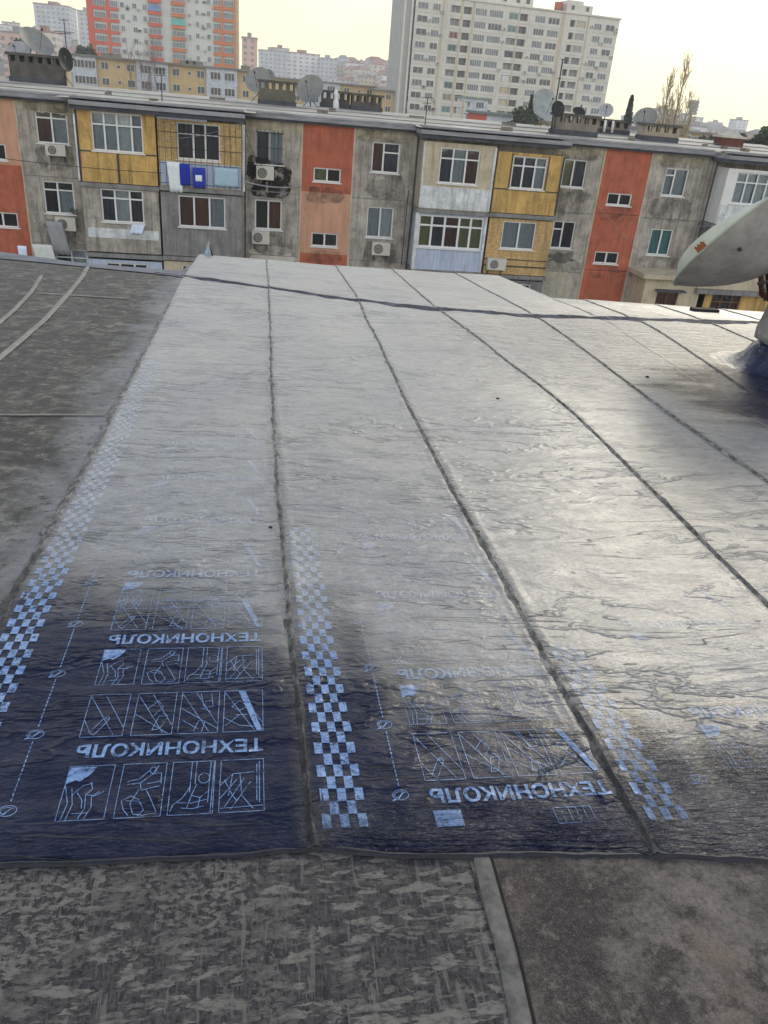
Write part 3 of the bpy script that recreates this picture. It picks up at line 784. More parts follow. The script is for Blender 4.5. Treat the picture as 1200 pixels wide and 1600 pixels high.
# ------------------------------------------------------------------ opposite block
YW, YB = 38.8, 37.6
opp = empty('panel_block', (7, YW, -15), 'long grey panel block with red stair strips and ochre glazed balconies, across the yard', 'apartment block')
WIN = []; wall_ops = []
def curtain_mesh(mb, x0, x1, z0, z1, Y):
    n = max(6, int((x1-x0)/.05)); mb.smooth = True; prev = None
    for k in range(n+1):
        x = x0+(x1-x0)*k/n; y = Y + .025*math.sin(x*38)+.02*math.sin(x*17+2)
        row = [mb.pt((x, y, z0)), mb.pt((x, y, z1))]
        if prev: mb.facei((prev[0], row[0], row[1], prev[1]))
        prev = row
def window(root, x0, x1, z0, z1, Y, cols, tr, cur, fw=.06, frame=None, sill=True, per_tr=None):
    """frame with mullions at fractions cols, transom tr from the top; cur = curtain code per column"""
    mb = MB(); d0, d1 = Y+.05, Y+.12
    mb.box(x0, x1, d0, d1, z0, z0+fw); mb.box(x0, x1, d0, d1, z1-fw, z1)
    mb.box(x0, x0+fw, d0, d1, z0+fw, z1-fw); mb.box(x1-fw, x1, d0, d1, z0+fw, z1-fw)
    xs = [x0] + [x0+(x1-x0)*c for c in cols] + [x1]; zt = z1-(z1-z0)*tr if tr else z1-fw
    for x in xs[1:-1]: mb.box(x-fw*.6, x+fw*.6, d0+.002, d1+.002, z0+fw, z1-fw)
    if tr:
        for k in range(len(xs)-1):
            if per_tr is None or per_tr[k]:
                a = xs[k]+(fw if k == 0 else fw*.6); b = xs[k+1]-(fw if k == len(xs)-2 else fw*.6)
                mb.box(a, b, d0+.003, d1-.003, zt-fw*.5, zt+fw*.5)
    if sill: mb.box(x0-.06, x1+.06, Y-.06, Y+.06, z0-.05, z0-.003)
    w = mb.build('window', frame or M_white, root)
    g = MB(); g.face([(x0+fw, Y+.085, z0+fw), (x1-fw, Y+.085, z0+fw), (x1-fw, Y+.085, z1-fw), (x0+fw, Y+.085, z1-fw)]); g.build('pane', M_glass, w)
    for k, c in enumerate(cur):
        if c in CURT:
            cm = MB(); curtain_mesh(cm, xs[k]+.02, xs[k+1]-.02, z0+.03, (z1 if random.random() < .8 else zt)-.03, Y+.2+.004*k); cm.build('curtain', CURT[c], w)
    return w
def wall_open(mb, x0, x1, z0, z1, Y, ops, depth=.22, room=1.0, mroom=1):
    xs = sorted({x0, x1, *[a for o in ops for a in (o[0], o[1]) if x0 < a < x1]}); zs = sorted({z0, z1, *[a for o in ops for a in (o[2], o[3]) if z0 < a < z1]})
    for xa, xb in zip(xs, xs[1:]):
        for za, zb in zip(zs, zs[1:]):
            cx, cz = (xa+xb)/2, (za+zb)/2
            if not any(o[0] < cx < o[1] and o[2] < cz < o[3] for o in ops):
                mb.face([(xa, Y, za), (xb, Y, za), (xb, Y, zb), (xa, Y, zb)])
    for (a, b, c, d) in ops:
        D = Y+depth
        mb.face([(a,Y,c),(a,D,c),(a,D,d),(a,Y,d)]); mb.face([(b,Y,d),(b,D,d),(b,D,c),(b,Y,c)])
        mb.face([(a,Y,d),(a,D,d),(b,D,d),(b,Y,d)]); mb.face([(a,Y,c),(b,Y,c),(b,D,c),(a,D,c)])
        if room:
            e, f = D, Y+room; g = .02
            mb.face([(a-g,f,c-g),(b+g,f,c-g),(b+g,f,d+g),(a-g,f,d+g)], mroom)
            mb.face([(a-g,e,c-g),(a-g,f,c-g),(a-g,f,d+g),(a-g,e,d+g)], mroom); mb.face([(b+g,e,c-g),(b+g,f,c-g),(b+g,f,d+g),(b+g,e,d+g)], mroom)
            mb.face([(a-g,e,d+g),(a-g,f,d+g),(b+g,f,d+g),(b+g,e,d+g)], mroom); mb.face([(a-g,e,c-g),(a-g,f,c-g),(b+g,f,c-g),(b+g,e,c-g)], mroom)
def section(x0, x1, bands, wins):
    """bands = [(z0, z1, material)]; wins = [(x0,x1,z0,z1,cols,tr,cur,extra)]"""
    for (za, zb, m) in bands:
        mb = MB(); ops = [(w[0], w[1], max(w[2], za), min(w[3], zb)) for w in wins if w[2] < zb and w[3] > za]
        wall_open(mb, x0, x1, za, zb, YW, ops)
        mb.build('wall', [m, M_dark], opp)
    for w in wins: window(opp, w[0], w[1], w[2], w[3], YW, w[4], w[5], w[6], **(w[7] if len(w) > 7 else {}))
ZT = -1.12
C = M_conc
low = lambda x0, x1: (x0, x1, -8.5, -7.2, [.5], .3, ['k', 'g'])
# stairs far left, left grey, ...
section(-12.3, -9.97, [(-15, -3.76, M_red), (-3.76, ZT, M_pink)], [(-11.9, -10.55, -3.6, -2.95, [.5], 0, ['', '']), (-11.7, -10.42, -6.35, -5.72, [.5], 0, ['', ''])])
section(-9.95, -7.4, [(-15, ZT, C)], [(-9.22, -7.92, -2.80, -1.43, [.5], .28, ['r', 'g']), (-9.22, -7.93, -5.64, -4.3, [.47], .27, ['', 'g']), (-9.0, -7.6, -8.4, -7.15, [.5], .3, ['k', 'w'])])
section(-7.4, -4.13, [(-15, ZT, C)], [])
section(-4.13, -.5, [(-15, ZT, C)], [])
section(-.45, 2.03, [(-15, ZT, C)], [(0, 1.22, -2.97, -1.60, [.5], .0, ['k', 'g']), (-.03, 1.2, -5.77, -4.48, [.5], 0, ['', 'o']), low(0, 1.2)])
section(2.05, 4.38, [(-15, -6.72, M_red), (-6.72, -4.0, M_pink), (-4.0, ZT, M_red)], [(2.6, 3.85, -3.54, -2.95, [.5], 0, ['y', '']), (2.6, 3.85, -6.39, -5.77, [.5], 0, ['', 'k'])])
section(4.40, 7.3, [(-15, ZT, C)], [(5.22, 6.5, -2.97, -1.70, [.42], .33, ['r', 'k'], dict(per_tr=[0, 1])), (5.18, 6.44, -5.83, -4.46, [.5], 0, ['g', 'w']), low(5.2, 6.4)])
section(7.3, 10.72, [(-15, ZT, C)], []); section(10.74, 13.95, [(-15, ZT, C)], [])
section(13.97, 16.32, [(-15, ZT, C)], [(14.38, 15.55, -3.0, -1.77, [.45], 0, ['y', 'k']), (14.38, 15.52, -5.82, -4.53, [.45], .3, ['k', ''], dict(per_tr=[1, 0])), (14.4, 15.57, -8.5, -7.2, [.5], .35, ['', 'k'])])
section(16.34, 18.72, [(-15, -6.76, M_red), (-6.74, -4.06, M_red), (-4.04, ZT, M_red)], [(16.86, 18.12, -3.65, -3.10, [.5], 0, ['', '']), (16.8, 18.08, -6.42, -5.84, [.5], 0, ['', ''])])
section(18.74, 21.9, [(-15, ZT, C)], [(19.58, 20.78, -3.05, -1.80, [.42], .26, ['g', 'g'], dict(per_tr=[1, 0])), (19.53, 20.7, -5.85, -4.6, [.5], 0, ['t', 't']), low(19.5, 20.7)])
section(21.92, 30, [(-15, ZT, C)], [])
section(-30, -12.32, [(-15, ZT, C)], [(-14.9, -13.7, -2.95, -1.6, [.5], .3, ['w', 'w'])])
# thin joints between the stair strips and the panels
for x in (-9.96, 2.04, 4.39, 16.33, 18.73):
    mb = MB(); mb.box(x-.035, x+.035, YW-.02, YW+.1, -15, ZT); mb.build('pilaster_strip', M_beige, opp)
for x0, x1 in ((-9.9, -7.45), (-.42, 2.0), (4.45, 7.0), (14.0, 16.28), (18.8, 21.6)):
    mb = MB(); n = 26; zs = [-1.62 + .10*nz(k*.35, x0) + .05*nz(k*1.3, x0, 2) for k in range(n+1)]
    for k in range(n):
        a = x0+(x1-x0)*k/n; b = x0+(x1-x0)*(k+1)/n; mb.face([(a, YW-.006, zs[k]), (b, YW-.006, zs[k+1]), (b, YW-.006, ZT-.004), (a, YW-.006, ZT-.004)])
    mb.build('render_band', mat('pale_render', (.34,.31,.235), var=.3, scale=2.2, streak=.6), opp)

for x0, x1 in ((-9.9, -7.45), (-.42, 2.0), (4.42, 7.2), (14.0, 16.28), (18.78, 21.8)):
    for z in (-4.12, -6.92, -9.7):
        mb = MB(); mb.box(x0, x1, YW-.012, YW+.02, z-.02, z+.02); mb.build('panel_joint', M_conc2, opp)
# balconies
def bay_floor(x0, x1, z0, z1, win, m, cur, cols, tr, lower=None, lz=None, fw=.06, frame=None):
    mb = MB(); ops = [win]
    wall_open(mb, x0, x1, z0, z1, YB, ops, .15, 1.05)
    mb.face([(x0,YB,z0),(x0,YB,z1),(x0,YW,z1),(x0,YW,z0)]); mb.face([(x1,YB,z1),(x1,YB,z0),(x1,YW,z0),(x1,YW,z1)])
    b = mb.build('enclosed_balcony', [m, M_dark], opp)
    if lower is not None:
        mb = MB(); mb.box(x0+.04, x1-.04, YB-.03, YB+.03, z0+.04, lz); mb.build('apron_panel', lower, b)
    window(opp, *win, YB, cols, tr, cur, fw=fw, frame=frame, sill=True)
    return b
def trim(boxes, m, parent, name='trim'):
    for q in boxes:
        mb = MB(); mb.box(*q); o = mb.build(name, m, parent)
    return o
bA = bay_floor(-7.35, -4.17, -4.08, -1.32, (-6.75, -4.68, -2.84, -1.36), M_yel, ['g','g','w','g'], [.25,.5,.78], .32)
trim([(-7.35,-4.17,YB-.025,YB+.02,-2.90,-2.85), (-5.80,-5.72,YB-.03,YB+.02,-4.05,-2.905), (-7.37,-7.28,YB-.02,YB+.02,-4.08,-1.34)], M_dmetal, bA, 'joint_trim')
trim([(-7.42,-7.36,YB-.05,YB+.1,-4.05,-1.5)], M_whitep, bA, 'white_post')
bA2 = bay_floor(-7.35, -4.17, -6.95, -4.30, (-6.6, -4.82, -5.67, -4.32), M_conc, ['k','w','k'], [.33,.68], .28)
trim([(-7.25,-4.25,YB-.02,YB+.02,-6.35,-5.95)], M_whitep, bA2, 'lime_patch')
bA3 = bay_floor(-7.35, -4.17, -9.6, -7.28, (-6.6, -4.8, -8.4, -7.40), M_bluep, ['k','g','k'], [.33,.68], .3)
bB = bay_floor(-4.08, -.58, -4.05, -1.42, (-3.3, -1.5, -2.93, -1.5), M_yel2, ['k','k','k'], [.38,.66], .3, M_bluep, -3.05)
bB2 = bay_floor(-4.08, -.58, -6.95, -4.28, (-3.34, -1.32, -5.68, -4.38), M_conc2, ['r','o','g'], [.33,.66], 0)
bB3 = bay_floor(-4.08, -.58, -9.6, -7.20, (-3.3, -1.3, -8.4, -7.35), M_beige, ['k','','k'], [.4,.6], .0)
trim([(-.56,-.46,YB-.06,YB+.1,-4.05,-1.4)], M_whitep, bB, 'white_post')
mb = MB()
for k in range(15):
    x = -4.02 + k*.245; mb.tube([V((x, YB-.16, -4.0)), V((x, YB-.16, -1.5))], .009, 4)
for z in (-1.9, -2.5, -3.1, -3.9): mb.tube([V((-4.05, YB-.16, z)), V((-.6, YB-.16, z))], .012, 4)
mb.build('balcony_railing', M_dmetal, opp)
bC = bay_floor(7.38, 10.68, -4.25, -1.45, (8.14, 9.97, -3.12, -1.65), M_beige, ['k','g','r'], [.33,.66], .3, M_whitep, -3.28)
trim([(7.36,7.44,YB-.05,YB+.1,-4.2,-1.5), (10.60,10.70,YB-.05,YB+.1,-4.2,-1.5)], M_whitep, bC, 'white_post')
bC2 = bay_floor(7.38, 10.68, -6.95, -4.45, (7.45, 10.55, -5.95, -4.5), M_bluep, ['y','k','r','y','y'], [.2,.4,.62,.8], .32, fw=.08)
trim([(7.28,7.44,YB-.05,YB+.2,-6.95,-4.42), (10.57,10.68,YB-.05,YB+.2,-6.95,-4.42)], M_whitep, bC2, 'white_post')
bD = bay_floor(10.80, 13.92, -4.20, -1.62, (11.52, 13.16, -3.12, -1.75), M_yel, ['k','k','g'], [.33,.67], .3)
trim([(10.80,13.92,YB-.02,YB+.02,-3.20,-3.15), (13.86,13.94,YB-.03,YB+.02,-4.18,-1.65), (11.44,11.49,YB-.03,YB+.02,-3.14,-1.65), (13.19,13.24,YB-.03,YB+.02,-3.14,-1.65)], M_dmetal, bD, 'joint_trim')
bD2 = bay_floor(10.80, 13.92, -6.98, -4.45, (11.47, 13.12, -5.80, -4.55), M_yel2, ['g','g'], [.5], 0)
trim([(10.80,13.92,YB-.02,YB+.02,-6.30,-6.26), (10.80,13.92,YB-.025,YB+.02,-6.62,-6.56)], M_dmetal, bD2, 'joint_trim')
bD3 = bay_floor(10.80, 13.92, -9.6, -7.25, (11.3, 13.3, -8.4, -7.4), M_conc2, ['k','w','k'], [.4,.7], 0)
mb = MB()
for k in range(16): mb.tube([V((10.9+k*.19, YB-.12, -8.6)), V((10.9+k*.19, YB-.12, -7.1))], .008, 4)
mb.build('window_grille', M_dmetal, opp)
bE = bay_floor(22.1, 26.2, -4.05, -1.55, (22.62, 25.4, -3.08, -1.68), M_white, ['w','w','w','w','w'], [.2,.4,.6,.8], .32, M_whitep, -3.15)
bE2 = bay_floor(22.1, 26.2, -6.9, -4.3, (22.7, 25.4, -5.7, -4.4), M_conc2, ['k','g','k'], [.33,.66], .3)
# lower balcony boxes on the right, roofed with slabs
def lowbox(x0, x1, zt, m, win=None):
    mb = MB(); ops = [win] if win else []
    y = YB-.4
    wall_open(mb, x0, x1, -15, zt, y, ops, .15, .8)
    mb.face([(x0,y,-15),(x0,y,zt),(x0,YW,zt),(x0,YW,-15)]); mb.face([(x1,y,zt),(x1,y,-15),(x1,YW,-15),(x1,YW,zt)])
    b = mb.build('enclosed_balcony', [m, M_dark], opp)
    mb = MB(); mb.box(x0-.3, x1+.1, y-.30, YW-.01, zt-.08, zt+.14); mb.build('cover_slab', M_conc2 if m is M_yel else m, b); return b
b1 = lowbox(19.0, 22.35, -6.62, M_beige, (19.75, 20.9, -8.6, -7.35))
window(opp, 19.75, 20.9, -8.6, -7.35, YB-.4, [.5], 0, ['o', 'o'], frame=mat('brown_wood_frame', (.12,.06,.035)), sill=False)
trim([(19.6,21.1,YB-.75,YB-.41,-7.28,-7.2)], M_slabd, b1, 'window_hood')
b2 = lowbox(22.0, 27.2, -7.2, M_yel, (22.75, 24.35, -8.6, -7.30))
trim([(21.75,25.2,YB-.50,YB-.3,-7.05,-6.38)], M_beige, b2, 'parapet_panel')
window(opp, 22.75, 24.35, -8.6, -7.30, YB-.4, [.35,.7], .3, ['r','k','r'], frame=mat('brown_wood_frame', (.12,.06,.035)), sill=False)
# slabs
for x0, x1, zs in ((-7.45,-4.12,(-4.28,-7.18)), (-4.10,-.5,(-4.22,-7.15)), (7.25,10.72,(-4.43,-7.12)), (10.74,13.98,(-4.40,-7.18)), (21.9,26.4,(-4.25,-7.0))):
    for z in zs: mb = MB(); mb.box(x0, x1, YB-.09, YW-.02, z, z+.17); mb.build('balcony_slab', M_conc2, opp)
# eaves and roof
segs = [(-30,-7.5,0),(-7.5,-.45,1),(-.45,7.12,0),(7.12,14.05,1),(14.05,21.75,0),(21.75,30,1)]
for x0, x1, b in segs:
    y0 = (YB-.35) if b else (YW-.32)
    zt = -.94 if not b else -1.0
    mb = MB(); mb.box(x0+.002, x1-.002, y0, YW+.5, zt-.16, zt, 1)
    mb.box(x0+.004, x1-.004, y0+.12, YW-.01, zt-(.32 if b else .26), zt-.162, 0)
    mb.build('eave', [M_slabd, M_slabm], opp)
mb = MB()
N = 60
for k in range(N):
    xa, xb = -30+60*k/N, -30+60*(k+1)/N
    def prof(x):
        bsel = any(a <= x < c and q for a, c, q in segs)
        return [(YB-.33 if bsel else YW-.30, -.925), (YW-.1, -.90), (YW+.5, -.86), (42, -.80), (45, -.68), (48.2, -.58), (52, -.76), (58, -1.1)]
    A = prof((xa+xb)/2)
    for (p, q) in zip(A, A[1:]): mb.face([(xa, p[0], p[1]), (xb, p[0], p[1]), (xb, q[0], q[1]), (xa, q[0], q[1])])
mb.build('roof', M_slab, opp)
mb = MB(); mb.box(-30, 30, YW+.25, 57.5, -15, -1.3, skip='f'); mb.build('rear_wall', M_conc, opp)
mb = MB()
for x0, x1, b in segs:                   # rolled felt edge, a raised lip behind the eave
    y0 = (YB-.2) if b else (YW-.18)
    mb.tube([V((x0+.03, y0, -.90)), V(((x0+x1)/2, y0+.03, -.905)), V((x1-.03, y0, -.90))], .045, 6)
    mb.tube([V((x0+.03, y0+.7, -.87)), V((x1-.03, y0+.75, -.87))], .03, 6)
for y in (41.2, 43.6): mb.tube([V((-30, y, -.82+(y-41)*.05)), V((30, y+.2, -.80+(y-41)*.05))], .025, 5)
mb.build('felt_lip', M_slabm, opp)
# soot stain and lime patches
def patch(x0, x1, z0, z1, m, seed, name='stain', Y=YW-.006, bite=.25):
    mb = MB(); n = 30; c = V(((x0+x1)/2, Y, (z0+z1)/2)); pts = []
    for k in range(n):
        t = 6.28318*k/n; ca, sa = math.cos(t), math.sin(t)
        p = (abs(ca)**4+abs(sa)**4)**(-.25); r = p*(1-bite*.5+bite*nz(ca*2+seed, sa*2))
        pts.append((c.x+ca*r*(x1-x0)/2, Y, c.z+sa*r*(z1-z0)/2))
    mb.face(pts); return mb.build(name, m, opp)
patch(-.38, 1.45, -4.32, -3.0, M_soot, 3); patch(-.4, .25, -3.5, -2.6, M_soot, 5, Y=YW-.009)
patch(-.42, 1.7, -4.5, -2.7, M_soot, 13, Y=YW-.004)
for k, (a, b, c, d) in enumerate(((-9.4,-7.7,-3.9,-2.9), (-9.5,-7.7,-7.0,-5.7), (-.3,1.9,-7.0,-5.8), (4.9,7.0,-4.2,-3.0), (5.0,6.8,-7.4,-5.9), (14.0,16.1,-4.3,-3.05), (14.1,16.2,-6.9,-5.9), (18.9,21.6,-4.3,-3.1), (19.0,21.7,-6.6,-5.9), (4.5,6.9,-1.75,-1.2), (18.9,21.7,-1.8,-1.2), (14.0,16.2,-1.8,-1.2), (-9.8,-7.5,-1.6,-1.15), (2.2,4.2,-4.5,-3.7), (16.5,18.5,-4.4,-3.7), (2.3,4.2,-7.2,-6.5), (16.6,18.4,-7.2,-6.5))): patch(a, b, c, d, M_grime, 20+k, Y=YW-.013)
patch(-.35, 1.85, -7.35, -6.45, mat('lime_render', (.42,.40,.36), var=.15), 7)
patch(14.2, 15.8, -6.6, -5.95, mat('dark_patch', (.14,.135,.13)), 8, bite=.5)
patch(14.0, 16.0, -8.9, -6.75, mat('lime_render2', (.35,.33,.27), var=.2, streak=.5), 9)
# downpipes
for x in (7.2, 21.85, -4.12, -7.43):
    mb = MB(); mb.tube([V((x, YW-.5, -1.2)), V((x+.02, YW-.45, -3.9)), V((x-.03, YW-.4, -9))], .04, 8); mb.build('downpipe', M_dmetal, opp)

# air conditioners
def make_ac(x, z, w, h, Y, label, grp='air conditioner units on the panel block'):
    e = empty('air_conditioner', (x, Y, z), label, 'air conditioner', grp)
    mb = MB(); mb.box(x-w/2, x+w/2, Y-.34, Y-.04, z, z+h); o = mb.build('case', M_ac, e)
    mb = MB(); c = V((x-w*.16, Y-.345, z+h/2)); r = h*.38
    a = [mb.pt(c + V((r*math.cos(6.2832*k/20), 0, r*math.sin(6.2832*k/20)))) for k in range(20)]; b = [mb.pt(mb.v[i] + V((0, -.012, 0))) for i in a]
    for k in range(20): mb.facei((a[k], a[(k+1)%20], b[(k+1)%20], b[k]))
    mb.facei(b)
    for q in (.33, .66): mb.tube([c + V((r*q*math.cos(6.2832*k/16), -.016, r*q*math.sin(6.2832*k/16))) for k in range(17)], .008, 4, False, 1)
    mb.build('fan_grille', [M_fan, M_ac], e)
    mb = MB()
    for s in (-.35, .35): mb.box(x+s*w-.02, x+s*w+.02, Y-.36, Y, z-.04, z-.002); mb.box(x+s*w-.02, x+s*w+.02, Y-.03, Y, z-.3, z-.042)
    mb.build('bracket', M_dmetal, e)
make_ac(-8.45, -3.24, .82, .44, YW, 'small white air conditioner under the uppermost left window, on grey wall')
make_ac(-8.35, -6.30, .86, .56, YW, 'white air conditioner with a green plant above it, lower left window')
make_ac(.42, -3.60, .78, .56, YW, 'white air conditioner hanging above the black soot stain')
make_ac(.24, -6.38, .80, .56, YW, 'air conditioner below the orange-lit window, under the soot stain')
make_ac(5.92, -6.58, .86, .58, YW, 'air conditioner under the plain two-pane window left of the pale blue balcony')
make_ac(11.35, -6.75, .9, .52, YB, 'air conditioner fixed on the ochre lower balcony')
make_ac(-.0, -9.6, .8, .5, YW, 'air conditioner on the lowest grey storey, hidden behind the near roof')

# laundry
def cloth(x0, x1, z0, z1, Y, m, label, name='hanging_cloth', cat='laundry', tilt=0, grp=None):
    mb = MB(); mb.smooth = True; n, k_ = 10, 6; rows = []
    for j in range(k_+1):
        z = z1+(z0-z1)*j/k_; row = []
        for i in range(n+1):
            x = x0+(x1-x0)*i/n + tilt*j/k_; row.append(mb.pt((x, Y+.03*math.sin(i*1.7+x)*j/k_, z+.03*math.sin(i*2.1)*(j == k_))))
        rows.append(row)
    for a, b in zip(rows, rows[1:]):
        for i in range(n): mb.facei((a[i], b[i], b[i+1], a[i+1]))
    o = mb.build(name, m); tag(o, label, cat, grp)
    md = o.modifiers.new('thickness', 'SOLIDIFY'); md.thickness = .015
    return o
G = 'washing on the blue railing'
cloth(-3.75, -3.2, -4.25, -3.05, YB-.2, cloth_mat('white_cloth', (.6,.66,.7)), 'white sheet hanging left of the blue clothes on the railing', 'sheet', grp=G, tilt=.1)
cloth(-3.22, -2.78, -3.95, -3.1, YB-.21, cloth_mat('royal_blue_cloth', (.012,.025,.30)), 'plain deep blue cloth on the balcony railing', 'trousers', grp=G)
cloth(-2.68, -2.14, -4.02, -3.2, YB-.21, cloth_mat('royal_blue_cloth2', (.02,.035,.33)), 'deep blue shirt with a white patch on the railing', 'shirt', grp=G)
cloth(-2.56, -2.28, -3.75, -3.5, YB-.245, cloth_mat('white_cloth', (.6,.66,.7)), 'small white cloth pinned over the blue shirt', 'handkerchief', grp=G)
cloth(-1.75, -.75, -3.9, -3.15, YB-.2, cloth_mat('pale_blue_towel', (.30,.42,.52)), 'pale blue towel at the right end of the railing', 'towel', grp=G)
cloth(-9.15, -8.45, -7.3, -5.9, YW-.55, cloth_mat('grey_cloth', (.24,.25,.27)), 'long grey blanket hanging below the lower left window', 'blanket', tilt=.25)
cloth(-9.75, -8.9, -8.1, -6.85, YW-.9, cloth_mat('pale_grey_cloth', (.50,.52,.52)), 'pale grey sheet hanging lowest at the left, beside the red wall', 'sheet', tilt=.2)
cloth(-10.35, -9.98, -8.1, -6.95, YW-.9, cloth_mat('white_blue_cloth', (.55,.62,.80)), 'narrow bluish white towel in front of the red wall', 'towel')
cloth(-11.3, -10.6, -8.2, -7.3, YW-.9, cloth_mat('white_cloth', (.6,.66,.7)), 'white cloth with dark spot at the far left edge', 'laundry', tilt=-.1)
cloth(-.30+5.48, 5.5, -3.3, -2.9, YW-.2, cloth_mat('white_cloth', (.6,.66,.7)), 'tiny white rag on the sill of the split window', 'rag') if False else None
cloth(-5.35, -4.8, -6.1, -5.72, YB-.12, cloth_mat('white_blue_cloth', (.55,.62,.80)), 'white cloth spilling from the middle window sill of the ochre bay', 'cloth', tilt=-.15)
# folded parasol-like rag at the near eave
p = at(327, 402, 12.2); zt = at(327, 378, 12.2).z
fl = empty('flag', (p.x, 12.25, -2.42), 'pale blue and black rag on a stick at the near roof edge', 'flag')
mb = MB(); mb.tube([V((p.x, 12.25, -2.42)), V((p.x-.01, 12.25, zt))], .008, 6); mb.build('stick', M_metal, fl)
mb = MB(); mb.face([(p.x-.01,12.25,zt),(p.x-.10,12.26,-2.3),(p.x+.03,12.24,-2.3)]); mb.build('cloth', cloth_mat('pale_blue_towel', (.30,.42,.52)), fl)
mb = MB(); mb.face([(p.x,12.24,zt),(p.x+.035,12.235,-2.27),(p.x+.07,12.23,-2.29)]); mb.build('lining', M_dishb, fl)
# cactus-like potted plant on the sill
mb = MB()
for k in range(60):
    c = V((-7.97+random.gauss(0,.1), YW-.18+random.gauss(0,.05), -5.58+abs(random.gauss(0,.13)))); d = V((random.gauss(0,1), random.gauss(0,1), random.gauss(0,1))).normalized()*.05
    e_ = d.cross(V((.3,.5,.8))).normalized()*.025; mb.face([c-d, c+e_, c+d, c-e_])
tag(mb.build('potted_plant', mat('dark_leaf', (.03,.07,.02))), 'small green plant on the open left window sill', 'plant')
# cables
def cable(p, q, sag, label, r=.012, nm='cable', m=M_dmetal):
    p, q = V(p), V(q); mb = MB()
    mb.tube([p.lerp(q, t/24) - V((0,0,sag*4*(t/24)*(1-t/24))) for t in range(25)], r, 4); tag(mb.build(nm, m), label, 'cable')
cable((-12, YB-.5, -3.25), (-3.9, YB-.35, -3.5), .1, 'thin cable crossing the ochre left balcony')
cable((-.5, YB-.3, -3.6), (2.1, YW-.2, -3.75), .15, 'grey pipe-like cable across the soot stain', .03, m=M_metal)
cable((6.8, YB-.2, -3.5), (7.0, YW-.1, -7), -.3, 'dark cable running down beside the pale blue balcony', .02)
cable((-.45, YB-.2, -1.5), (.3, YW-.1, -3.0), .3, 'drooping cable at the barred upper window', .014)
cable((15.9, YW-.25, -3.3), (19.5, YW-.2, -6.0), .1, 'thin diagonal wire across the right red strip', .008, m=M_metal)
cable((-3.9, YB-.25, -2.2), (-.6, YB-.25, -1.35), .15, 'wire looping over the barred ochre balcony', .010, m=M_metal)
cable((18.9, YW-.3, -4.05), (23.5, YW-1.4, -4.2), .1, 'wire in front of the right corner, above the teal curtain', .01, m=M_metal)
mb = MB()
for k in range(7): mb.tube([V((.04+k*.19, YW-.06, -3.0)), V((.04+k*.19, YW-.06, -1.58))], .01, 4)
for z in (-1.7, -2.3, -2.9): mb.tube([V((0, YW-.06, z)), V((1.24, YW-.06, z))], .01, 4)
mb.build('window_grille', M_dmetal, opp)
trim([(-4.0,-2.0,YB-.85,YB-.36,-1.40,-1.34)], M_slabm, bB, 'awning')

# ------------------------------------------------------------------ roof furniture across the yard
def roofz(y): return -.86 + max(0, (y-39.3))*.031 if y < 48.2 else -.58
M_cap = mat('sooty_cap_slab', (.07,.068,.062), var=.4, scale=4)
def chimney(x0, x1, y0, y1, ztop, label, holes=4, m=M_chim, base_m=None, lid=True):
    zb = roofz((y0+y1)/2) - .05
    e = empty('chimney', ((x0+x1)/2, (y0+y1)/2, zb), label, 'chimney', 'chimney stacks on the opposite roof')
    hz1 = ztop-.12; hz0 = hz1-.27; zc = zb+.26
    mb = MB(); mb.box(x0-.06, x1+.06, y0-.06, y1+.06, zb, zc); mb.build('plinth', base_m or M_slabd, e)
    mb = MB(); mb.box(x0, x1, y0, y1, zc, hz0)
    n = holes; w = (x1-x0); g = w/(n*1.0)
    for k in range(n+1):
        c = x0+w*k/n; a = max(x0, c-g*.24); b = min(x1, c+g*.24)
        mb.box(a, b, y0, y0+.14, hz0, hz1); mb.box(a, b, y1-.14, y1, hz0, hz1)
    mb.box(x0, x0+.1, y0+.14, y1-.14, hz0, hz1); mb.box(x1-.1, x1, y0+.14, y1-.14, hz0, hz1)
    mb.build('stack', m, e)
    mb = MB(); mb.box(x0-.1, x1+.1, y0-.1, y1+.1, hz1, ztop); mb.build('cap_slab', M_cap, e)
    return e
chimney(-11.9, -9.35, 46.2, 47.2, .62, 'long dark chimney stack at the far left of the opposite roof', 6, mat('dark_brick', (.075,.07,.065), var=.35, bump=.4))
mb = MB(); mb.box(-9.33, -9.22, 46.15, 47.25, -.7, .64); tag(mb.build('concrete_slab', M_beige), 'upright pale slab at the right end of the left dark chimney', 'slab')
chimney(.15, 1.95, 44.6, 45.5, .42, 'dark chimney stack in front of a grey dish, above the first red strip', 5, mat('olive_brick', (.10,.095,.075), var=.3, bump=.4))
chimney(3.5, 5.0, 47.6, 48.3, .22, 'low dark chimney stack left of the white wrapped pipe', 4, mat('dark_brick', (.075,.07,.065)))
chimney(5.1, 6.7, 47.2, 48.0, .20, 'low dark chimney stack right of the white wrapped pipe', 4, mat('dark_brick', (.075,.07,.065)))
chimney(14.5, 16.55, 40.9, 41.9, .13, 'broad brown chimney stack behind the tall mast and black dish', 5, mat('brown_brick', (.17,.15,.125), var=.3, bump=.5))
chimney(18.0, 20.3, 45.6, 46.4, .05, 'brown chimney stack set back, with two white pipes in it', 5, mat('brown_brick', (.17,.15,.125)))
chimney(19.75, 21.6, 42.4, 43.3, .04, 'beige chimney stack in front of the big pale dish', 4, mat('beige_brick', (.27,.23,.18), var=.25, bump=.4))
e = empty('chimney', (25.3, 43.8, -.75), 'small red brick chimney with a hipped grey cap, far right', 'chimney', 'chimney stacks on the opposite roof')
mb = MB(); mb.box(24.7, 25.95, 43.4, 44.3, -.78, -.33); mb.build('stack', mat('red_brown_brick', (.10,.035,.025), var=.4, scale=6), e)
mb = MB(); mb.box(24.6, 26.05, 43.3, 44.4, -.33, -.22)
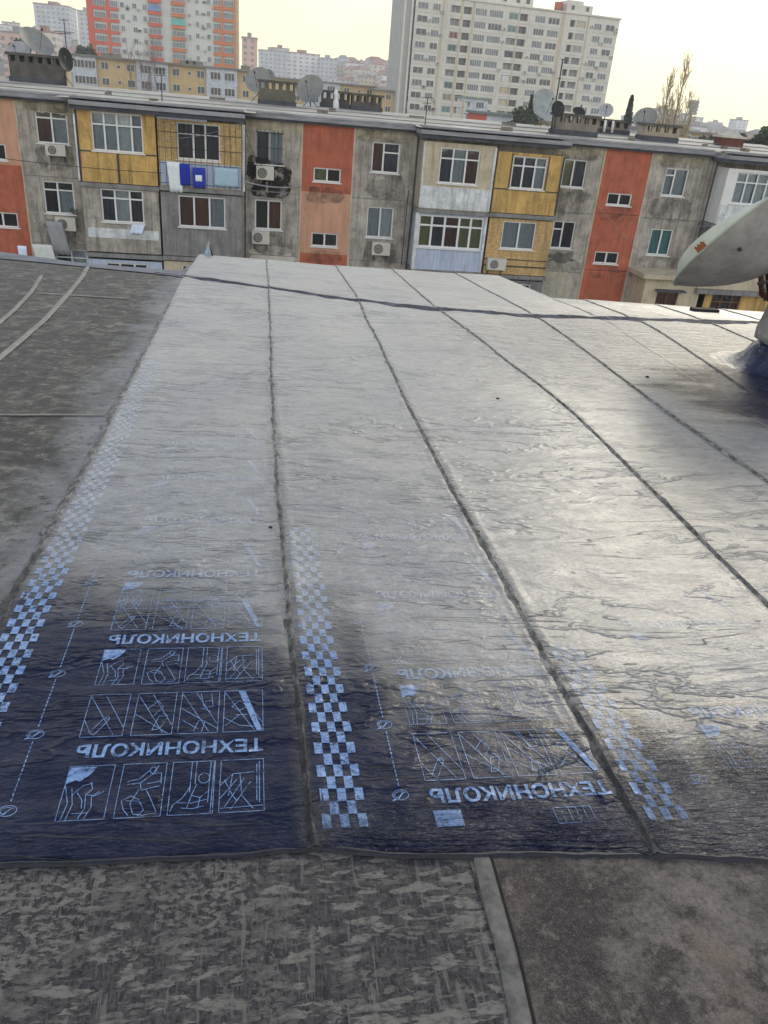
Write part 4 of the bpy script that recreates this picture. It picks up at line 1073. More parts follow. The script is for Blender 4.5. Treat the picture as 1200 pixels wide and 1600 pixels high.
a = [(24.75,43.45,-.22),(25.9,43.45,-.22),(25.9,44.25,-.22),(24.75,44.25,-.22)]; t_ = (25.3, 43.85, .05)
for k in range(4): mb.face([a[k], a[(k+1)%4], t_])
mb.build('cap_slab', M_slab, e)
mb = MB(); mb.tube([V((18.75, 45.3, -.6)), V((18.72, 45.3, -.02))], .07, 8); mb.tube([V((19.2, 45.3, -.6)), V((19.17, 45.3, -.02))], .07, 8)
tag(mb.build('white_pipe', M_white), 'pair of white pipes standing before the set-back brown chimney', 'pipe')
mb = MB(); mb.tube([V((4.15,46.0,-.68)), V((4.12,46.0,-.3)), V((4.1,46.0,.1)), V((4.1,46.0,.28))], [.17,.15,.12,.03], 9)
tag(mb.build('wrapped_pipe', M_white), 'white wrapped pipe between the two low dark chimneys', 'pipe')

rb = random.Random(5)
for k in range(16):
    x = rb.uniform(-9, 27); y = rb.uniform(40, 47.5); zb = roofz(y)-.03; mb = MB(Matrix.Translation((x, y, zb)) @ Matrix.Rotation(rb.uniform(0, 3), 4, 'Z')); a = rb.uniform(.12, .4)
    mb.box(-a, a, -.1, .1, 0, rb.uniform(.1, .2)); mb.box(-a*.5, a*.2, .1, .2, 0, .09)
    tag(mb.build('loose_brick', M_chim), 'one of the loose dark bricks and scraps lying on the opposite roof', 'brick', 'loose scraps on the opposite roof')
def small_dish(x, y, z, R, n, label, m=M_dish, stand=True, depth=.16, grp='satellite dishes on the opposite roof', asp=1.0):
    zb = roofz(y)-.02
    e = empty('satellite_dish', (x, y, zb), label, 'satellite dish', grp)
    n = V(n).normalized(); c = V((x, y, z))
    dish_mesh(c, n, (0,0,1), R, depth*R*1.6, (m, m), e, m, 6, 28, asp)
    mb = MB(); hub = c - n*depth*R*1.6
    mb.tube([hub, V((hub.x, hub.y, hub.z-R*.5)), V((hub.x, hub.y, zb))], .03, 6)
    mb.tube([V((hub.x, hub.y, zb+.45)), V((hub.x-.4, hub.y-.2, zb))], .02, 5); mb.tube([V((hub.x, hub.y, zb+.45)), V((hub.x+.4, hub.y-.2, zb))], .02, 5)
    mb.build('stand', M_dmetal, e)
    mb = MB(); f = c + n*R*.85
    mb.tube([c - V((0,0,R*.9*asp)), f], .012, 5); mb.tube([f-n*.08, f+n*.06], .04, 8); mb.build('feed_arm', M_dmetal, e)
def px(x, y, Y): return at(x, y, Y)
def dishpx(x, y, Y, Rpx, n, label, m=M_dish, **k):
    p = at(x, y, Y); small_dish(p.x, Y, p.z, Rpx*Y*.80/F_PX, n, label, m, **k)
dishpx(58, 64, 46.6, 27, (.55,-.5,.75), 'grey satellite dish tipped skyward on a lattice stand, above the left dark chimney')
dishpx(28, 82, 48.0, 19, (-.1,-.8,.5), 'pale satellite dish half hidden behind the left dark chimney', mat('pale_dish_metal', (.30,.31,.33), rough=.5))
dishpx(103, 93, 46.0, 17, (.85,-.45,.1), 'black satellite dish seen edge-on at the right end of the left chimney', M_dishb)
dishpx(403, 124, 47.0, 22, (-.3,-.75,.5), 'grey satellite dish rising behind the olive chimney stack')
dishpx(484, 138, 46.5, 24, (-.35,-.75,.45), 'large grey satellite dish right of the olive chimney stack')
dishpx(853, 163, 47.5, 27, (.2,-.85,.4), 'translucent-looking pale grey dish left of the tall dark mast', mat('pale_dish_metal2', (.25,.275,.28), rough=.6))
dishpx(872, 170, 40.3, 13, (.15,-.95,.2), 'small black dish on the tall dark mast', M_dishb)
dishpx(905, 174, 44.0, 12, (0,-.6,.8), 'dark flat dish lying over the broad brown chimney', M_dishb)
dishpx(947, 172, 48.0, 13, (-.3,-.8,.5), 'small pale dish behind the set-back brown chimney', mat('pale_dish_metal', (.30,.31,.33)))
dishpx(1008, 184, 44.5, 21, (-.5,-.65,.55), 'big pale grey dish behind the beige chimney stack')
dishpx(420, 118, 48.0, 10, (.2,-.9,.3), 'little grey dish peeping out behind the olive chimney', M_dish)

def antenna(x, ytop, ybot, Y, label, kind=0):
    a = at(x, ytop, Y); zb = roofz(Y)-.02
    e = empty('antenna', (a.x, Y, zb), label, 'antenna', 'television antennas on the opposite roof')
    mb = MB(); mb.tube([V((a.x, Y, zb)), V((a.x+.02, Y, a.z))], .022 if kind != 2 else .035, 6); mb.build('mast', M_dmetal, e)
    if kind == 0: items = ((.02, .5), (.25, .35))
    elif kind == 1: items = ((.05, .35), (.55, .9), (.62, .5))
    else: items = ((.02, .14), (.8, .16))
    for d, w in items:
        mb = MB(); mb.tube([V((a.x-w/2, Y-.05, a.z-d)), V((a.x+w/2, Y+.05, a.z-d+.02))], .014, 5)
        for q in range(3): mb.tube([V((a.x-w/2+w*q/2, Y-.2, a.z-d)), V((a.x-w/2+w*q/2, Y+.2, a.z-d))], .008, 4)
        mb.build('element', M_dmetal, e)
antenna(99, 30, 92, 47.5, 'spiky antenna mast between the red tower and the left chimney', 1)
antenna(251, 108, 172, 40.0, 'thin bare mast above the ochre barred balcony', 0)
antenna(668, 152, 212, 39.6, 'T-shaped antenna in front of the cream tower left part', 0)
antenna(879, 92, 212, 40.2, 'tall dark mast crossing the right half of the cream tower', 2)

# ------------------------------------------------------------------ ground & terrain
def gz(x, y):
    h = -15.0
    left = ss(40, -180, x)*ss(380, 900, y)*38
    mid = ss(28, 88, x)*ss(260, 160, x)*ss(380, 850, y)*39
    h += max(left, mid) + ss(900, 3000, y)*6 + ss(1400, 3500, y)*10*(1 if x < 800 else .4)
    return h
mb = MB(); mb.smooth = True
xs = [-5000,-3000,-2000,-1400,-1000,-700]+[ -500+k*25 for k in range(52)]+[900,1200,1700,2500,4000,5000]
ys = [-300,-100,0,30,60,100,150,200]+[250+k*30 for k in range(40)]+[1600,2000,2600,3300,4200,5500]
rows = []
for y in ys: rows.append([mb.pt((x, y, gz(x, y)+ (2.5*nz(x*.01, y*.01) if y > 300 else 0))) for x in xs])
for a, b in zip(rows, rows[1:]):
    for k in range(len(xs)-1): mb.facei((a[k], a[k+1], b[k+1], b[k]))
M_gr = mat('city_ground', (.10,.10,.085), var=.4, scale=.05, bump=0, second=(.16,.15,.13))
g = mb.build('ground', M_gr, origin=(0,0,-15)); tag(g, kind='structure', label='city ground rising to hills in the distance')
mb = MB()
for k in range(-3, 5): pass
mb.face([(-200,14.5,-14.98),(200,14.5,-14.98),(200,36,-14.98),(-200,36,-14.98)])
tag(mb.build('courtyard', mat('courtyard_asphalt', (.06,.06,.06), var=.3, scale=.8), origin=(0,25,-14.98)), kind='structure', label='asphalt yard between the two blocks')

# ------------------------------------------------------------------ middle distance
def winmat(name, wall, dark, sx, sz, fx=.5, fz=.5, pale=None):
    """regular window grid for distant walls"""
    t = NT(name)
    if t.pos is None: t.pos = t.n('ShaderNodeNewGeometry').outputs['Position']
    sep = t.n('ShaderNodeSeparateXYZ'); t.link(t.pos, sep.inputs[0])
    gx = t.math('ADD', sep.outputs[0], sep.outputs[1])
    ix = t.math('FRACT', t.math('DIVIDE', gx, sx)); iz = t.math('FRACT', t.math('DIVIDE', sep.outputs[2], sz))
    a = t.math('MULTIPLY', t.math('GREATER_THAN', ix, .5-fx/2), t.math('LESS_THAN', ix, .5+fx/2))
    b = t.math('MULTIPLY', t.math('GREATER_THAN', iz, .5-fz/2), t.math('LESS_THAN', iz, .5+fz/2))
    m = t.math('MULTIPLY', a, b)
    m = t.math('MULTIPLY', m, t.ramp(t.noise(.45, (1,1,1), 2), [(.3, .5), (.6, 1)]))
    wl = t.ramp(t.noise(.15, (1,1,1), 4), [(.3, sca(wall, .8)), (.7, sca(wall, 1.15))])
    t.principled(t.mix(m, wl, dark), .8); return t.m
M_tar = mat('distant_roof', (.16,.15,.14), var=.3, scale=.2, bump=0)
M_glz = mat('dark_window', (.02,.022,.028), rough=.25, var=.4, scale=.6, bump=0, spec=.6)
M_glz2 = mat('grey_window', (.10,.115,.13), rough=.3, var=.4, scale=.7, bump=0, spec=.6)
M_fr = mat('pale_window_frame', (.55,.56,.57), rough=.6, var=.1, bump=0)

def far_window_mesh(w, h, d=.10, glz=M_glz, n=2, fr_=M_fr, name='far_window'):
    mb = MB(); f = .08
    mb.box(-w/2, w/2, -d, 0, -h/2, -h/2+f, 0); mb.box(-w/2, w/2, -d, 0, h/2-f, h/2, 0)
    xs = [-w/2+(w-f)*k/n for k in range(n+1)]
    for x in xs: mb.box(x, x+f, -d, 0, -h/2+f, h/2-f, 0)
    mb.face([(-w/2+f,-d*.4,-h/2+f),(w/2-f,-d*.4,-h/2+f),(w/2-f,-d*.4,h/2-f),(-w/2+f,-d*.4,h/2-f)], 1)
    me = bpy.data.meshes.new(name); me.from_pydata([tuple(p) for p in mb.v], [], mb.f)
    me.materials.append(fr_); me.materials.append(glz); me.polygons.foreach_set('material_index', mb.mi); return me
def put(me, root, x, y, z, name='window'):
    o = bpy.data.objects.new(name, me); COL.objects.link(o); o.parent = root; o.location = (x, y, z); WL[o] = WL[root]; return o

# cream tower
az = R_(84); P0 = ray(643, 100)*205
TW = empty('tower_block', (P0.x, P0.y, -14), 'cream high-rise with dark loggias, right of the middle', 'tower block', rz=math.pi/2-az)
class LB(MB):     # mesh in the local frame of a rotated root
    def build(s, name, mats, parent):
        sv = WL[parent]; WL[parent] = V((0,0,0)); o = MB.build(s, name, mats, parent); WL[parent] = sv; WL[o] = V((0,0,0)); return o
H = 14.0   # local z = world z + 14
M_cream = mat('cream_render', (.53,.52,.47), var=.10, scale=.35, streak=.25, bump=0)
M_creamy = mat('cream_render_warm', (.43,.37,.28), var=.10, scale=.5, streak=.2, bump=0)
M_creamg = mat('cream_render_grey', (.40,.40,.385), var=.10, scale=.5, streak=.25, bump=0)
rows_z = [22.0 - 2.87*k for k in range(12)]
logg = [(9.4,11.9),(12.8,15.0),(25.4,28.0),(28.5,30.8),(43.0,44.5),(45.0,47.6)]
glz = [(.4,3.2),(4.4,6.5),(16.0,19.2),(19.9,23.7),(32.8,35.8),(36.7,40.0),(50.1,52.4),(53.6,56.2)]
mb = LB(); ops = []
for z in rows_z:
    for k, (a, b) in enumerate(logg): ops.append((a, b, z+H-.75, z+H+.85))
    for (a, b) in glz[2:6]: ops.append((a, b, z+H-.75, z+H+.8))
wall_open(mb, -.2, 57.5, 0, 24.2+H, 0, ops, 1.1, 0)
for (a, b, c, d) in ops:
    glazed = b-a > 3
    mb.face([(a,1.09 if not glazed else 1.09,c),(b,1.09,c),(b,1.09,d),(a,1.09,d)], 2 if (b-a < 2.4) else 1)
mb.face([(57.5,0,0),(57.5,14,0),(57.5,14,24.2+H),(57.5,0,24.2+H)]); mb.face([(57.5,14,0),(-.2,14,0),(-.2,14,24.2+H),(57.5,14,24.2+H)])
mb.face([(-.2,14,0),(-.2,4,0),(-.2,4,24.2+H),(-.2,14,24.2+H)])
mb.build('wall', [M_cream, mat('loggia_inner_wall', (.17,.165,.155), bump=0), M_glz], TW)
mb = LB(); mb.box(-3.3, -.21, 1.2, 12, 0, 24.0+H); mb.build('side_wing', M_creamg, TW)
mb = LB()
for x in (-2.9, -1.0, 7.9, 8.5, 24.6, 31.6, 41.7, 48.7): mb.box(x-.22, x+.22, -.12, .0, 0, 24.2+H)
mb.build('pilaster', M_cream, TW)
mb = LB()
for x0, x1 in ((6.9,7.6),(12.05,12.6),(15.2,15.8),(28.1,28.4),(40.3,41.3),(48.0,48.45)): mb.box(x0, x1, -.05, 0, 0, 24.2+H)
mb.build('warm_strip', M_creamy, TW)
mb = LB()
for k, z in enumerate(rows_z): mb.box(-.2, 57.5, -.06, -.0, z+H-1.5, z+H-1.38)
mb.build('string_course', M_creamg, TW)
mb = LB(); mb.box(-.6, 57.9, -.35, 14.3, 24.2+H, 24.55+H); mb.build('cornice', M_cream, TW)
mb = LB(); mb.box(10.5, 32.5, 2, 12, 24.56+H, 27.2+H); mb.box(41.8, 49.4, 1, 9, 24.56+H, 26.5+H); mb.box(42.6, 47, 2, 8, 26.5+H, 27.4+H); mb.build('penthouse', M_cream, TW)
mb = LB()
for x in (12, 16, 20.5, 24.5, 28.2, 31.0): mb.box(x-.5, x+.5, 1.95, 2.05, 25.3+H, 26.6+H)
for x in (43.6, 47.9): mb.box(x-.45, x+.45, .95, 1.05, 25.2+H, 26.2+H)
mb.build('penthouse_window', M_glz, TW)
mb = LB(); mb.tube([V((40.3,3,24.56+H)), V((40.3,3,26.7+H))], 1.1, 14); mb.build('rusty_tank', mat('rust_red_tank', (.32,.10,.05), bump=0), TW)
gm = [far_window_mesh(b-a, 1.5, .15, M_glz2, n=n) for (a, b), n in zip(glz, (3,3,5,6,4,5,3,3))]
gm2 = [far_window_mesh(b-a, 1.5, .15, M_glz, n=n) for (a, b), n in zip(glz, (2,2,4,4,4,3,2,2))]
for r, z in enumerate(rows_z[:9]):
    for k, (a, b) in enumerate(glz):
        me = gm[k] if random.random() < .62 else gm2[k]
        put(me, TW, (a+b)/2, -.003 if k in (0,1,6,7) else .25, z+H)
M_loginner = far_window_mesh(1.7, 1.35, .06, M_glz2, 2, name='inner')
for r, z in enumerate(rows_z[:9]):
    for k in (0, 2, 5):
        a, b = logg[k]; put(M_loginner, TW, (a+b)/2+.2, 1.07, z+H, 'loggia_door')

acm = bpy.data.meshes.new('air_conditioner'); q_ = MB(); q_.box(-.45,.45,-.4,0,-.3,.3); q_.box(-.2,.2,-.42,-.401,-.2,.2,1); acm.from_pydata([tuple(p) for p in q_.v], [], q_.f); acm.materials.append(M_ac); acm.materials.append(M_fan); acm.polygons.foreach_set('material_index', q_.mi)
for k in range(42):
    xx = random.choice((3.75, 3.75, 7.0, 24.4, 31.9, 36.2, 40.4, 49.4, 52.95, 56.8)); put(acm, TW, xx, -.13, random.choice(rows_z[:9])+H-random.choice((.2, .9)), 'air_conditioner')
mcl = [far_window_mesh(2.2, 1.45, .1, mat(nm_, c_, bump=0), 2, name='infill') for nm_, c_ in (('maroon_infill', (.16,.05,.045)), ('beige_infill', (.40,.33,.22)), ('teal_infill', (.10,.17,.17)), ('white_infill', (.5,.5,.5)))]
for k in range(22):
    a, b = random.choice((logg[0], logg[2], logg[5])); put(random.choice(mcl), TW, (a+b)/2, .18, random.choice(rows_z[:9])+H+.03, 'glazed_loggia')
# red and white tower
P1 = at(143, 80, 300)
x0r = P1.x; x1r = x0r + 47.2*300/308.6
RT = empty('tower_block', (x0r, 300, -14), 'red and white high-rise at upper left with striped red corners', 'tower block')
Ht = 48
M_rw = mat('white_grey_render', (.50,.52,.50), var=.08, scale=.4, streak=.2, bump=0)
M_rr = mat('tower_red', (.50,.09,.04), var=.12, scale=.5, streak=.15, bump=0)
M_ro = mat('tower_orange', (.50,.15,.04), var=.12, scale=.5, streak=.15, bump=0)
M_rsunlit = mat('tower_sunlit_side', (.50,.40,.25), var=.1, scale=.5, bump=0)  # warm sunlight on the end wall put into its colour
W_ = x1r-x0r; f_ = W_/47.3
mb = LB(); mb.box(0, W_-.8, 0, 14, 0, Ht); mb.build('wall', M_rw, RT)
mb = LB(); mb.box(W_-.79, W_+.25, .3, 13, 0, Ht); mb.build('side_wall', M_rsunlit, RT)
floor_z = [6.9 - 3.18*3 + 3.18*k for k in range(12)]
mb = LB(); mb.box(-.4, 1.5*f_, -.5, 0, 0, Ht); mb.box(5.6*f_, 6.6*f_, -.45, 0, 0, Ht)
for z in floor_z: mb.box(1.5*f_, 5.6*f_, -.4, 0, z+H-1.75, z+H-.75); mb.box(6.6*f_, 9.5*f_, -.4, 0, z+H-1.75, z+H-.85)
mb.build('red_band', M_rr, RT)
for z in floor_z: mb = LB(); mb.box(18.7*f_, 22.9*f_, -1.0, -.002, z+H-1.7, z+H-.7); mb.build('red_balcony', M_rr, RT)
mb = LB()
for z in floor_z: mb.box(26.0*f_, 30.4*f_, -1.0, -.002, z+H-1.7, z+H-.7); mb.box(39.3*f_, 42.0*f_, -.6, 0, z+H-1.7, z+H-.8); mb.box(42.6*f_, 46.1*f_, -.6, 0, z+H-1.7, z+H-.8)
mb.box(42.0*f_, 42.6*f_, -.65, 0, 0, Ht); mb.box(46.1*f_, W_-.802, -.65, 0, 0, Ht)
mb.build('orange_band', M_ro, RT)
cols_r = [(1.9,5.4,1),(6.9,9.3,1),(10.0,11.2,0),(13.8,15.1,0),(17.0,18.2,0),(18.9,22.7,2),(26.1,30.3,2),(33.7,34.8,0),(37.3,38.5,0),(39.5,41.9,1),(42.7,46.0,1)]
mA = {k: (far_window_mesh((b-a)*f_, 1.55 if t_ else 1.4, .2, M_glz2 if t_ else M_glz, 4 if t_ else 2), far_window_mesh((b-a)*f_, 1.5, .2, M_glz2, 3 if t_ else 2)) for k, (a, b, t_) in enumerate(cols_r)}
M_turq = mat('turquoise_glazing', (.12,.42,.38), bump=0); M_blug = mat('blue_glazing', (.16,.24,.42), bump=0)
mturq = far_window_mesh(4.2*f_, 1.6, .2, M_turq, 4, M_turq); mblu = far_window_mesh(4.0*f_, 1.6, .2, M_blug, 4, M_blug)
for r, z in enumerate(floor_z[2:11]):
    for k, (a, b, t_) in enumerate(cols_r):
        me = random.choice(mA[k]); y = {0: -.002, 1: -.25, 2: -.95}[t_]
        if k == 6 and r == 4: me = mturq
        if k == 5 and r == 5: me = mblu
        put(me, RT, (a+b)/2*f_, y, z+H+.1)

for k in range(46):
    xx = random.choice((12.3, 15.7, 19, 31.8, 35.9, 36.6)); put(acm, RT, xx*f_, -.02, random.choice(floor_z[2:11])+H-random.choice((.1, .8)), 'air_conditioner')
# ochre three-storey row behind, and neighbours
def slab_house(px0, px1, py_top, Y, depth, zbot, segs_, label, roofm, name='apartment_building', grp=None):
    a = at(px0, py_top, Y); x0 = a.x; b = at(px1, py_top + (px1-px0)*.088, Y); x1 = b.x; zt = (a.z+b.z)/2
    e = empty(name, ((x0+x1)/2, Y, zbot), label, 'apartment block', grp)
    tot = x1-x0
    for (s0, s1, m, wins) in segs_:
        xa, xb = x0+tot*s0, x0+tot*s1
        mb = MB(); out = .0 if m in (M_yh,) else .6
        mb.box(xa+.01, xb-.01, Y-out, Y+depth, zbot, zt); mb.build('wall', m, e)
        for fl in range(3):
            z = zt-1.35-fl*2.9
            for (wc, ww, wh) in wins:
                xc = xa+(xb-xa)*wc; k = (round(ww,1), round(wh,1))
                me = FWM.setdefault(k, far_window_mesh(ww, wh, .12, M_glz, max(1, int(ww/.7))))
                o = bpy.data.objects.new('window', me); COL.objects.link(o); o.parent = e; o.location = (xc-WL[e].x, -out-.003, z-zbot); WL[o] = WL[e]
    mb = MB(); mb.box(x0-.4, x1+.4, Y-1.0, Y+depth+.4, zt, zt+.35); mb.build('roof', roofm, e)
    return e, x0, x1, zt
FWM = {}
M_yh = mat('ochre_house_wall', (.46,.34,.17), var=.12, scale=.7, streak=.3, bump=0)
M_bw = mat('bluish_balcony', (.42,.46,.52), var=.25, scale=1.2, streak=.4, bump=0)
yw = [(.2,1.5,1.4),(.55,.8,.7),(.85,1.6,1.4)]
bw = [(.3,2.2,1.5),(.75,2.2,1.5)]
e, hx0, hx1, hz = slab_house(112, 397, 87, 194, 11, -15, [(0,.13,M_bw,bw),(.13,.345,M_yh,yw),(.345,.52,M_bw,bw),(.52,.73,M_yh,yw),(.73,.905,M_bw,bw),(.905,1,M_yh,[(.5,1.4,1.4)])], 'long ochre three-storey block in front of the red tower', M_tar)
for q in (.17, .22, .60, .64, .68, .95): x = hx0+(hx1-hx0)*q; mb = MB(); mb.box(x-1.0, x+1.0, 197, 199, hz+.35, hz+1.1); mb.build('roof_chimney', M_chim, e)
slab_house(588, 762, 141, 235, 10, -15, [(0,.22,M_yh,[(.5,1.4,1.4)]),(.22,.42,M_bw,bw),(.42,.72,M_yh,yw),(.72,1,M_bw,bw)], 'pale ochre block at the foot of the cream tower', mat('green_roof', (.15,.21,.19), bump=0))
slab_house(400, 586, 120, 245, 10, -15, [(0,.4,M_yh,yw),(.4,.7,M_bw,bw),(.7,1,M_yh,yw)], 'low ochre block behind the dark chimneys in the middle', M_tar)
e, a0, a1, z0_ = slab_house(754, 838, 178, 130, 9, -15, [(0,.06,M_rr,[]),(.06,.66,M_bw,[(.2,1.6,1.2),(.5,1.6,1.2),(.8,1.6,1.2)]),(.66,.80,M_bw,[]),(.80,.92,M_rr,[]),(.92,1,M_bw,[])], 'low blue-white house with red pilasters under the cream tower', mat('green_roof2', (.13,.17,.16), bump=0))
slab_house(930, 1000, 196, 120, 9, -15, [(0,.5,M_bw,bw),(.5,1,M_bw,[(.5,1.4,1.2)])], 'small white house right of the brown chimneys', M_tar)
slab_house(1052, 1140, 205, 170, 9, -15, [(0,.3,M_bw,bw),(.3,.7,M_yh,yw),(.7,.85,M_rr,[]),(.85,1,M_bw,[])], 'pale house with a red corner behind the beige chimney', M_tar)
slab_house(835, 930, 190, 150, 9, -15, [(0,1,M_yh,yw)], 'low ochre house behind the broad brown chimney', M_tar)

# ------------------------------------------------------------------ distant city
FM = [winmat('far_wall_cream', (.52,.47,.40), (.16,.16,.17), 4.2, 3.0), winmat('far_wall_grey', (.40,.42,.44), (.14,.15,.17), 3.6, 3.0, .5, .45),
      winmat('far_wall_pink', (.50,.33,.27), (.16,.14,.14), 4.0, 3.1, .45, .5), winmat('far_wall_white', (.58,.58,.58), (.22,.23,.26), 5.0, 3.0, .55, .5), winmat('far_wall_ochre', (.46,.37,.24), (.14,.13,.12), 3.8, 2.9)]
M_rt = [mat('far_roof_grey', (.22,.21,.20), bump=0, scale=.1), mat('far_roof_brown', (.24,.12,.08), bump=0, scale=.1)]
def far_block(x, y, w, d, h, zb, m, label, cat='building', grp=None, rz=0, pitched=False, name='distant_building', rm=None):
    e = empty(name, (x, y, zb), label, cat, grp, rz)
    mb = LB(); mb.box(-w/2, w/2, -d/2, d/2, -3, h); mb.build('wall', m, e)
    mb = LB()
    if pitched:
        a = [(-w/2-.4,-d/2-.4,h),(w/2+.4,-d/2-.4,h),(w/2+.4,d/2+.4,h),(-w/2-.4,d/2+.4,h)]; r1, r2 = (-w/4,0,h+d*.22), (w/4,0,h+d*.22)
        mb.face([a[0],a[1],r2,r1]); mb.face([a[2],a[3],r1,r2]); mb.face([a[1],a[2],r2]); mb.face([a[3],a[0],r1]); mb.face(a[::-1])
    else:
        mb.box(-w/2-.3, w/2+.3, -d/2-.3, d/2+.3, h, h+.7)
        if h > 14: mb.box(-w*.15, w*.12, -d*.2, d*.2, h+.7, h+3)
        else: mb.box(w*.1, w*.25, -d*.2, d*.1, h+.7, h+1.8)
    mb.build('roof', rm or random.choice(M_rt), e)
    return e
def far_px(px0, px1, ytop, Y, d, m, label, **k):
    a = at(px0, ytop, Y); b = at(px1, ytop, Y); x = (a.x+b.x)/2; zt = at((px0+px1)/2, ytop, Y).z; zb = min(gz(x, Y), zt-4)
    return far_block(x, Y+d/2, b.x-a.x, d, zt-zb, zb, m, label, **k)
far_px(378, 402, 60, 520, 14, FM[2], 'slim pinkish tower just right of the red and white tower', cat='tower block')
far_px(404, 446, 80, 760, 20, FM[1], 'grey long slab block on the skyline, left end with a raised top', cat='apartment block')
far_px(424, 452, 76, 770, 20, FM[1], 'short raised block standing on the skyline row, second from the pinkish tower', cat='apartment block')
far_px(446, 500, 84, 765, 20, FM[3], 'pale long slab block in the middle of the skyline row', cat='apartment block')
far_px(500, 527, 92, 750, 20, FM[1], 'bluish slab block at the right end of the skyline row', cat='apartment block')
far_px(52, 106, 8, 720, 30, FM[1], 'broad grey block with a rounded top above the left hillside', cat='tower block')
far_px(120, 142, 18, 700, 18, FM[1], 'narrow bluish tower close beside the red and white tower', cat='tower block')
far_px(0, 45, 52, 430, 16, FM[2], 'pinkish block at the far left, low on the hillside', cat='apartment block')
far_px(45, 86, 50, 470, 16, FM[0], 'cream block just behind the tipped grey dish', cat='apartment block')
far_px(1030, 1056, 172, 700, 18, FM[1], 'tall pale block behind the bare poplar', cat='tower block')
far_px(1058, 1100, 183, 800, 18, FM[3], 'wide pale block right of the bare poplar', cat='apartment block')
far_px(1152, 1170, 188, 900, 16, FM[3], 'pale tower on the right horizon, next to the dark green tree', cat='tower block')
far_px(1116, 1130, 192, 950, 16, FM[3], 'small pale tower on the right horizon, left of the taller pale one', cat='tower block')
far_px(980, 1000, 183, 900, 16, FM[1], 'faint grey block between the cypress and the pale dish', cat='apartment block')
far_px(1085, 1150, 203, 500, 16, FM[0], 'low hall with a grey roof behind the floodlight mast', cat='building', pitched=True, rm=M_rt[0])
far_px(150, 400, 118, 360, 10, FM[0], 'long low cream block behind the foot of the red tower', cat='apartment block')
# hillside houses
def scatter(n, X, Y, hs, label, grp, seed, zlift=0):
    rnd = random.Random(seed); done = 0; tries = 0; pos = []
    while done < n and tries < n*30:
        tries += 1
        x = rnd.uniform(*X); y = rnd.uniform(*Y)
        if any(abs(x-p[0]) < 10 and abs(y-p[1]) < 22 for p in pos): continue
        pos.append((x, y)); done += 1
        w = rnd.uniform(8, 16); h = rnd.uniform(*hs)
        far_block(x, y, w, rnd.uniform(9, 14), h, gz(x, y)-1, FM[rnd.choice((0,0,1,2,3,4))], label, 'house', grp, rnd.uniform(-.3,.3), rnd.random() < .45, 'hillside_house')
scatter(85, (-260, -112), (400, 900), (5, 13), 'one of the small pale houses crowded on the left hillside', 'houses on the left hillside', 4)
scatter(105, (30, 165), (440, 960), (5, 10), 'one of the small pale houses crowded on the slope left of the cream tower', 'houses on the middle slope', 9)
scatter(45, (-20, 60), (330, 620), (5, 9), 'one of the low houses below the skyline row of slabs', 'low houses below the skyline slabs', 12)
scatter(45, (230, 620), (420, 1000), (8, 17), 'one of the low pale buildings on the right horizon', 'buildings on the right horizon', 15)
scatter(22, (95, 210), (180, 330), (8, 14), 'one of the low houses just over the right roof ridge', 'low houses beyond the right ridge', 19)

# ------------------------------------------------------------------ trees
M_bark = mat('bark', (.12,.10,.08), var=.3, bump=0); M_twig = mat('pale_twig', (.36,.30,.18), var=.2, bump=0)
M_leaf = mat('dark_foliage', (.035,.055,.02), var=.5, scale=.8, bump=0, second=(.07,.10,.035)); M_cyp = mat('cypress_foliage', (.02,.035,.018), var=.4, scale=1.5, bump=0)
M_redtw = mat('reddish_twig', (.20,.13,.11), bump=0)
def bare_tree(x, y, zb, H_, spread, label, seed, trunks=3, tw=M_twig, r0=.16, cat='tree', up=1.0):
    rnd = random.Random(seed); e = empty('bare_tree', (x, y, zb), label, cat)
    tr = MB(); cr = MB()
    def branch(mb, p, d, L, r, depth):
        pts = [p]; rs = [r]; n = 5
        for k in range(n):
            d = (d + V((rnd.gauss(0,.07), rnd.gauss(0,.07), .07*up))).normalized(); p = p + d*(L/n); pts.append(p); rs.append(r*(1-.8*(k+1)/n)+.003)
        mb.tube(pts, rs, 5 if depth < 2 else 3, False)
        if depth < 3:
            m = (9, 8, 6)[depth]
            for k in range(m):
                t_ = .18+.8*rnd.random(); q = pts[min(n-1, int(t_*n))].lerp(pts[min(n, int(t_*n)+1)], .5)
                a = rnd.uniform(0, 6.28); s = spread*(1.0 if depth == 0 else 1.3)
                nd = (d*.9 + V((math.cos(a)*s, math.sin(a)*s, .35*up))).normalized()
                branch(cr, q, nd, L*(.42 if depth else .38)*(1.15-t_*.6), r*.36*(1.1-t_*.5), depth+1)
    for k in range(trunks):
        a = 6.28*k/trunks; branch(tr, V((x+.2*math.cos(a), y+.2*math.sin(a), zb)), V((math.cos(a)*.07*(trunks > 1), math.sin(a)*.07*(trunks > 1), 1)).normalized(), H_*(1-.12*k), r0, 0)
    tr.build('trunk', M_bark, e); cr.build('crown', tw, e)
p = at(1052, 196, 95); q = at(1068, 95, 95)
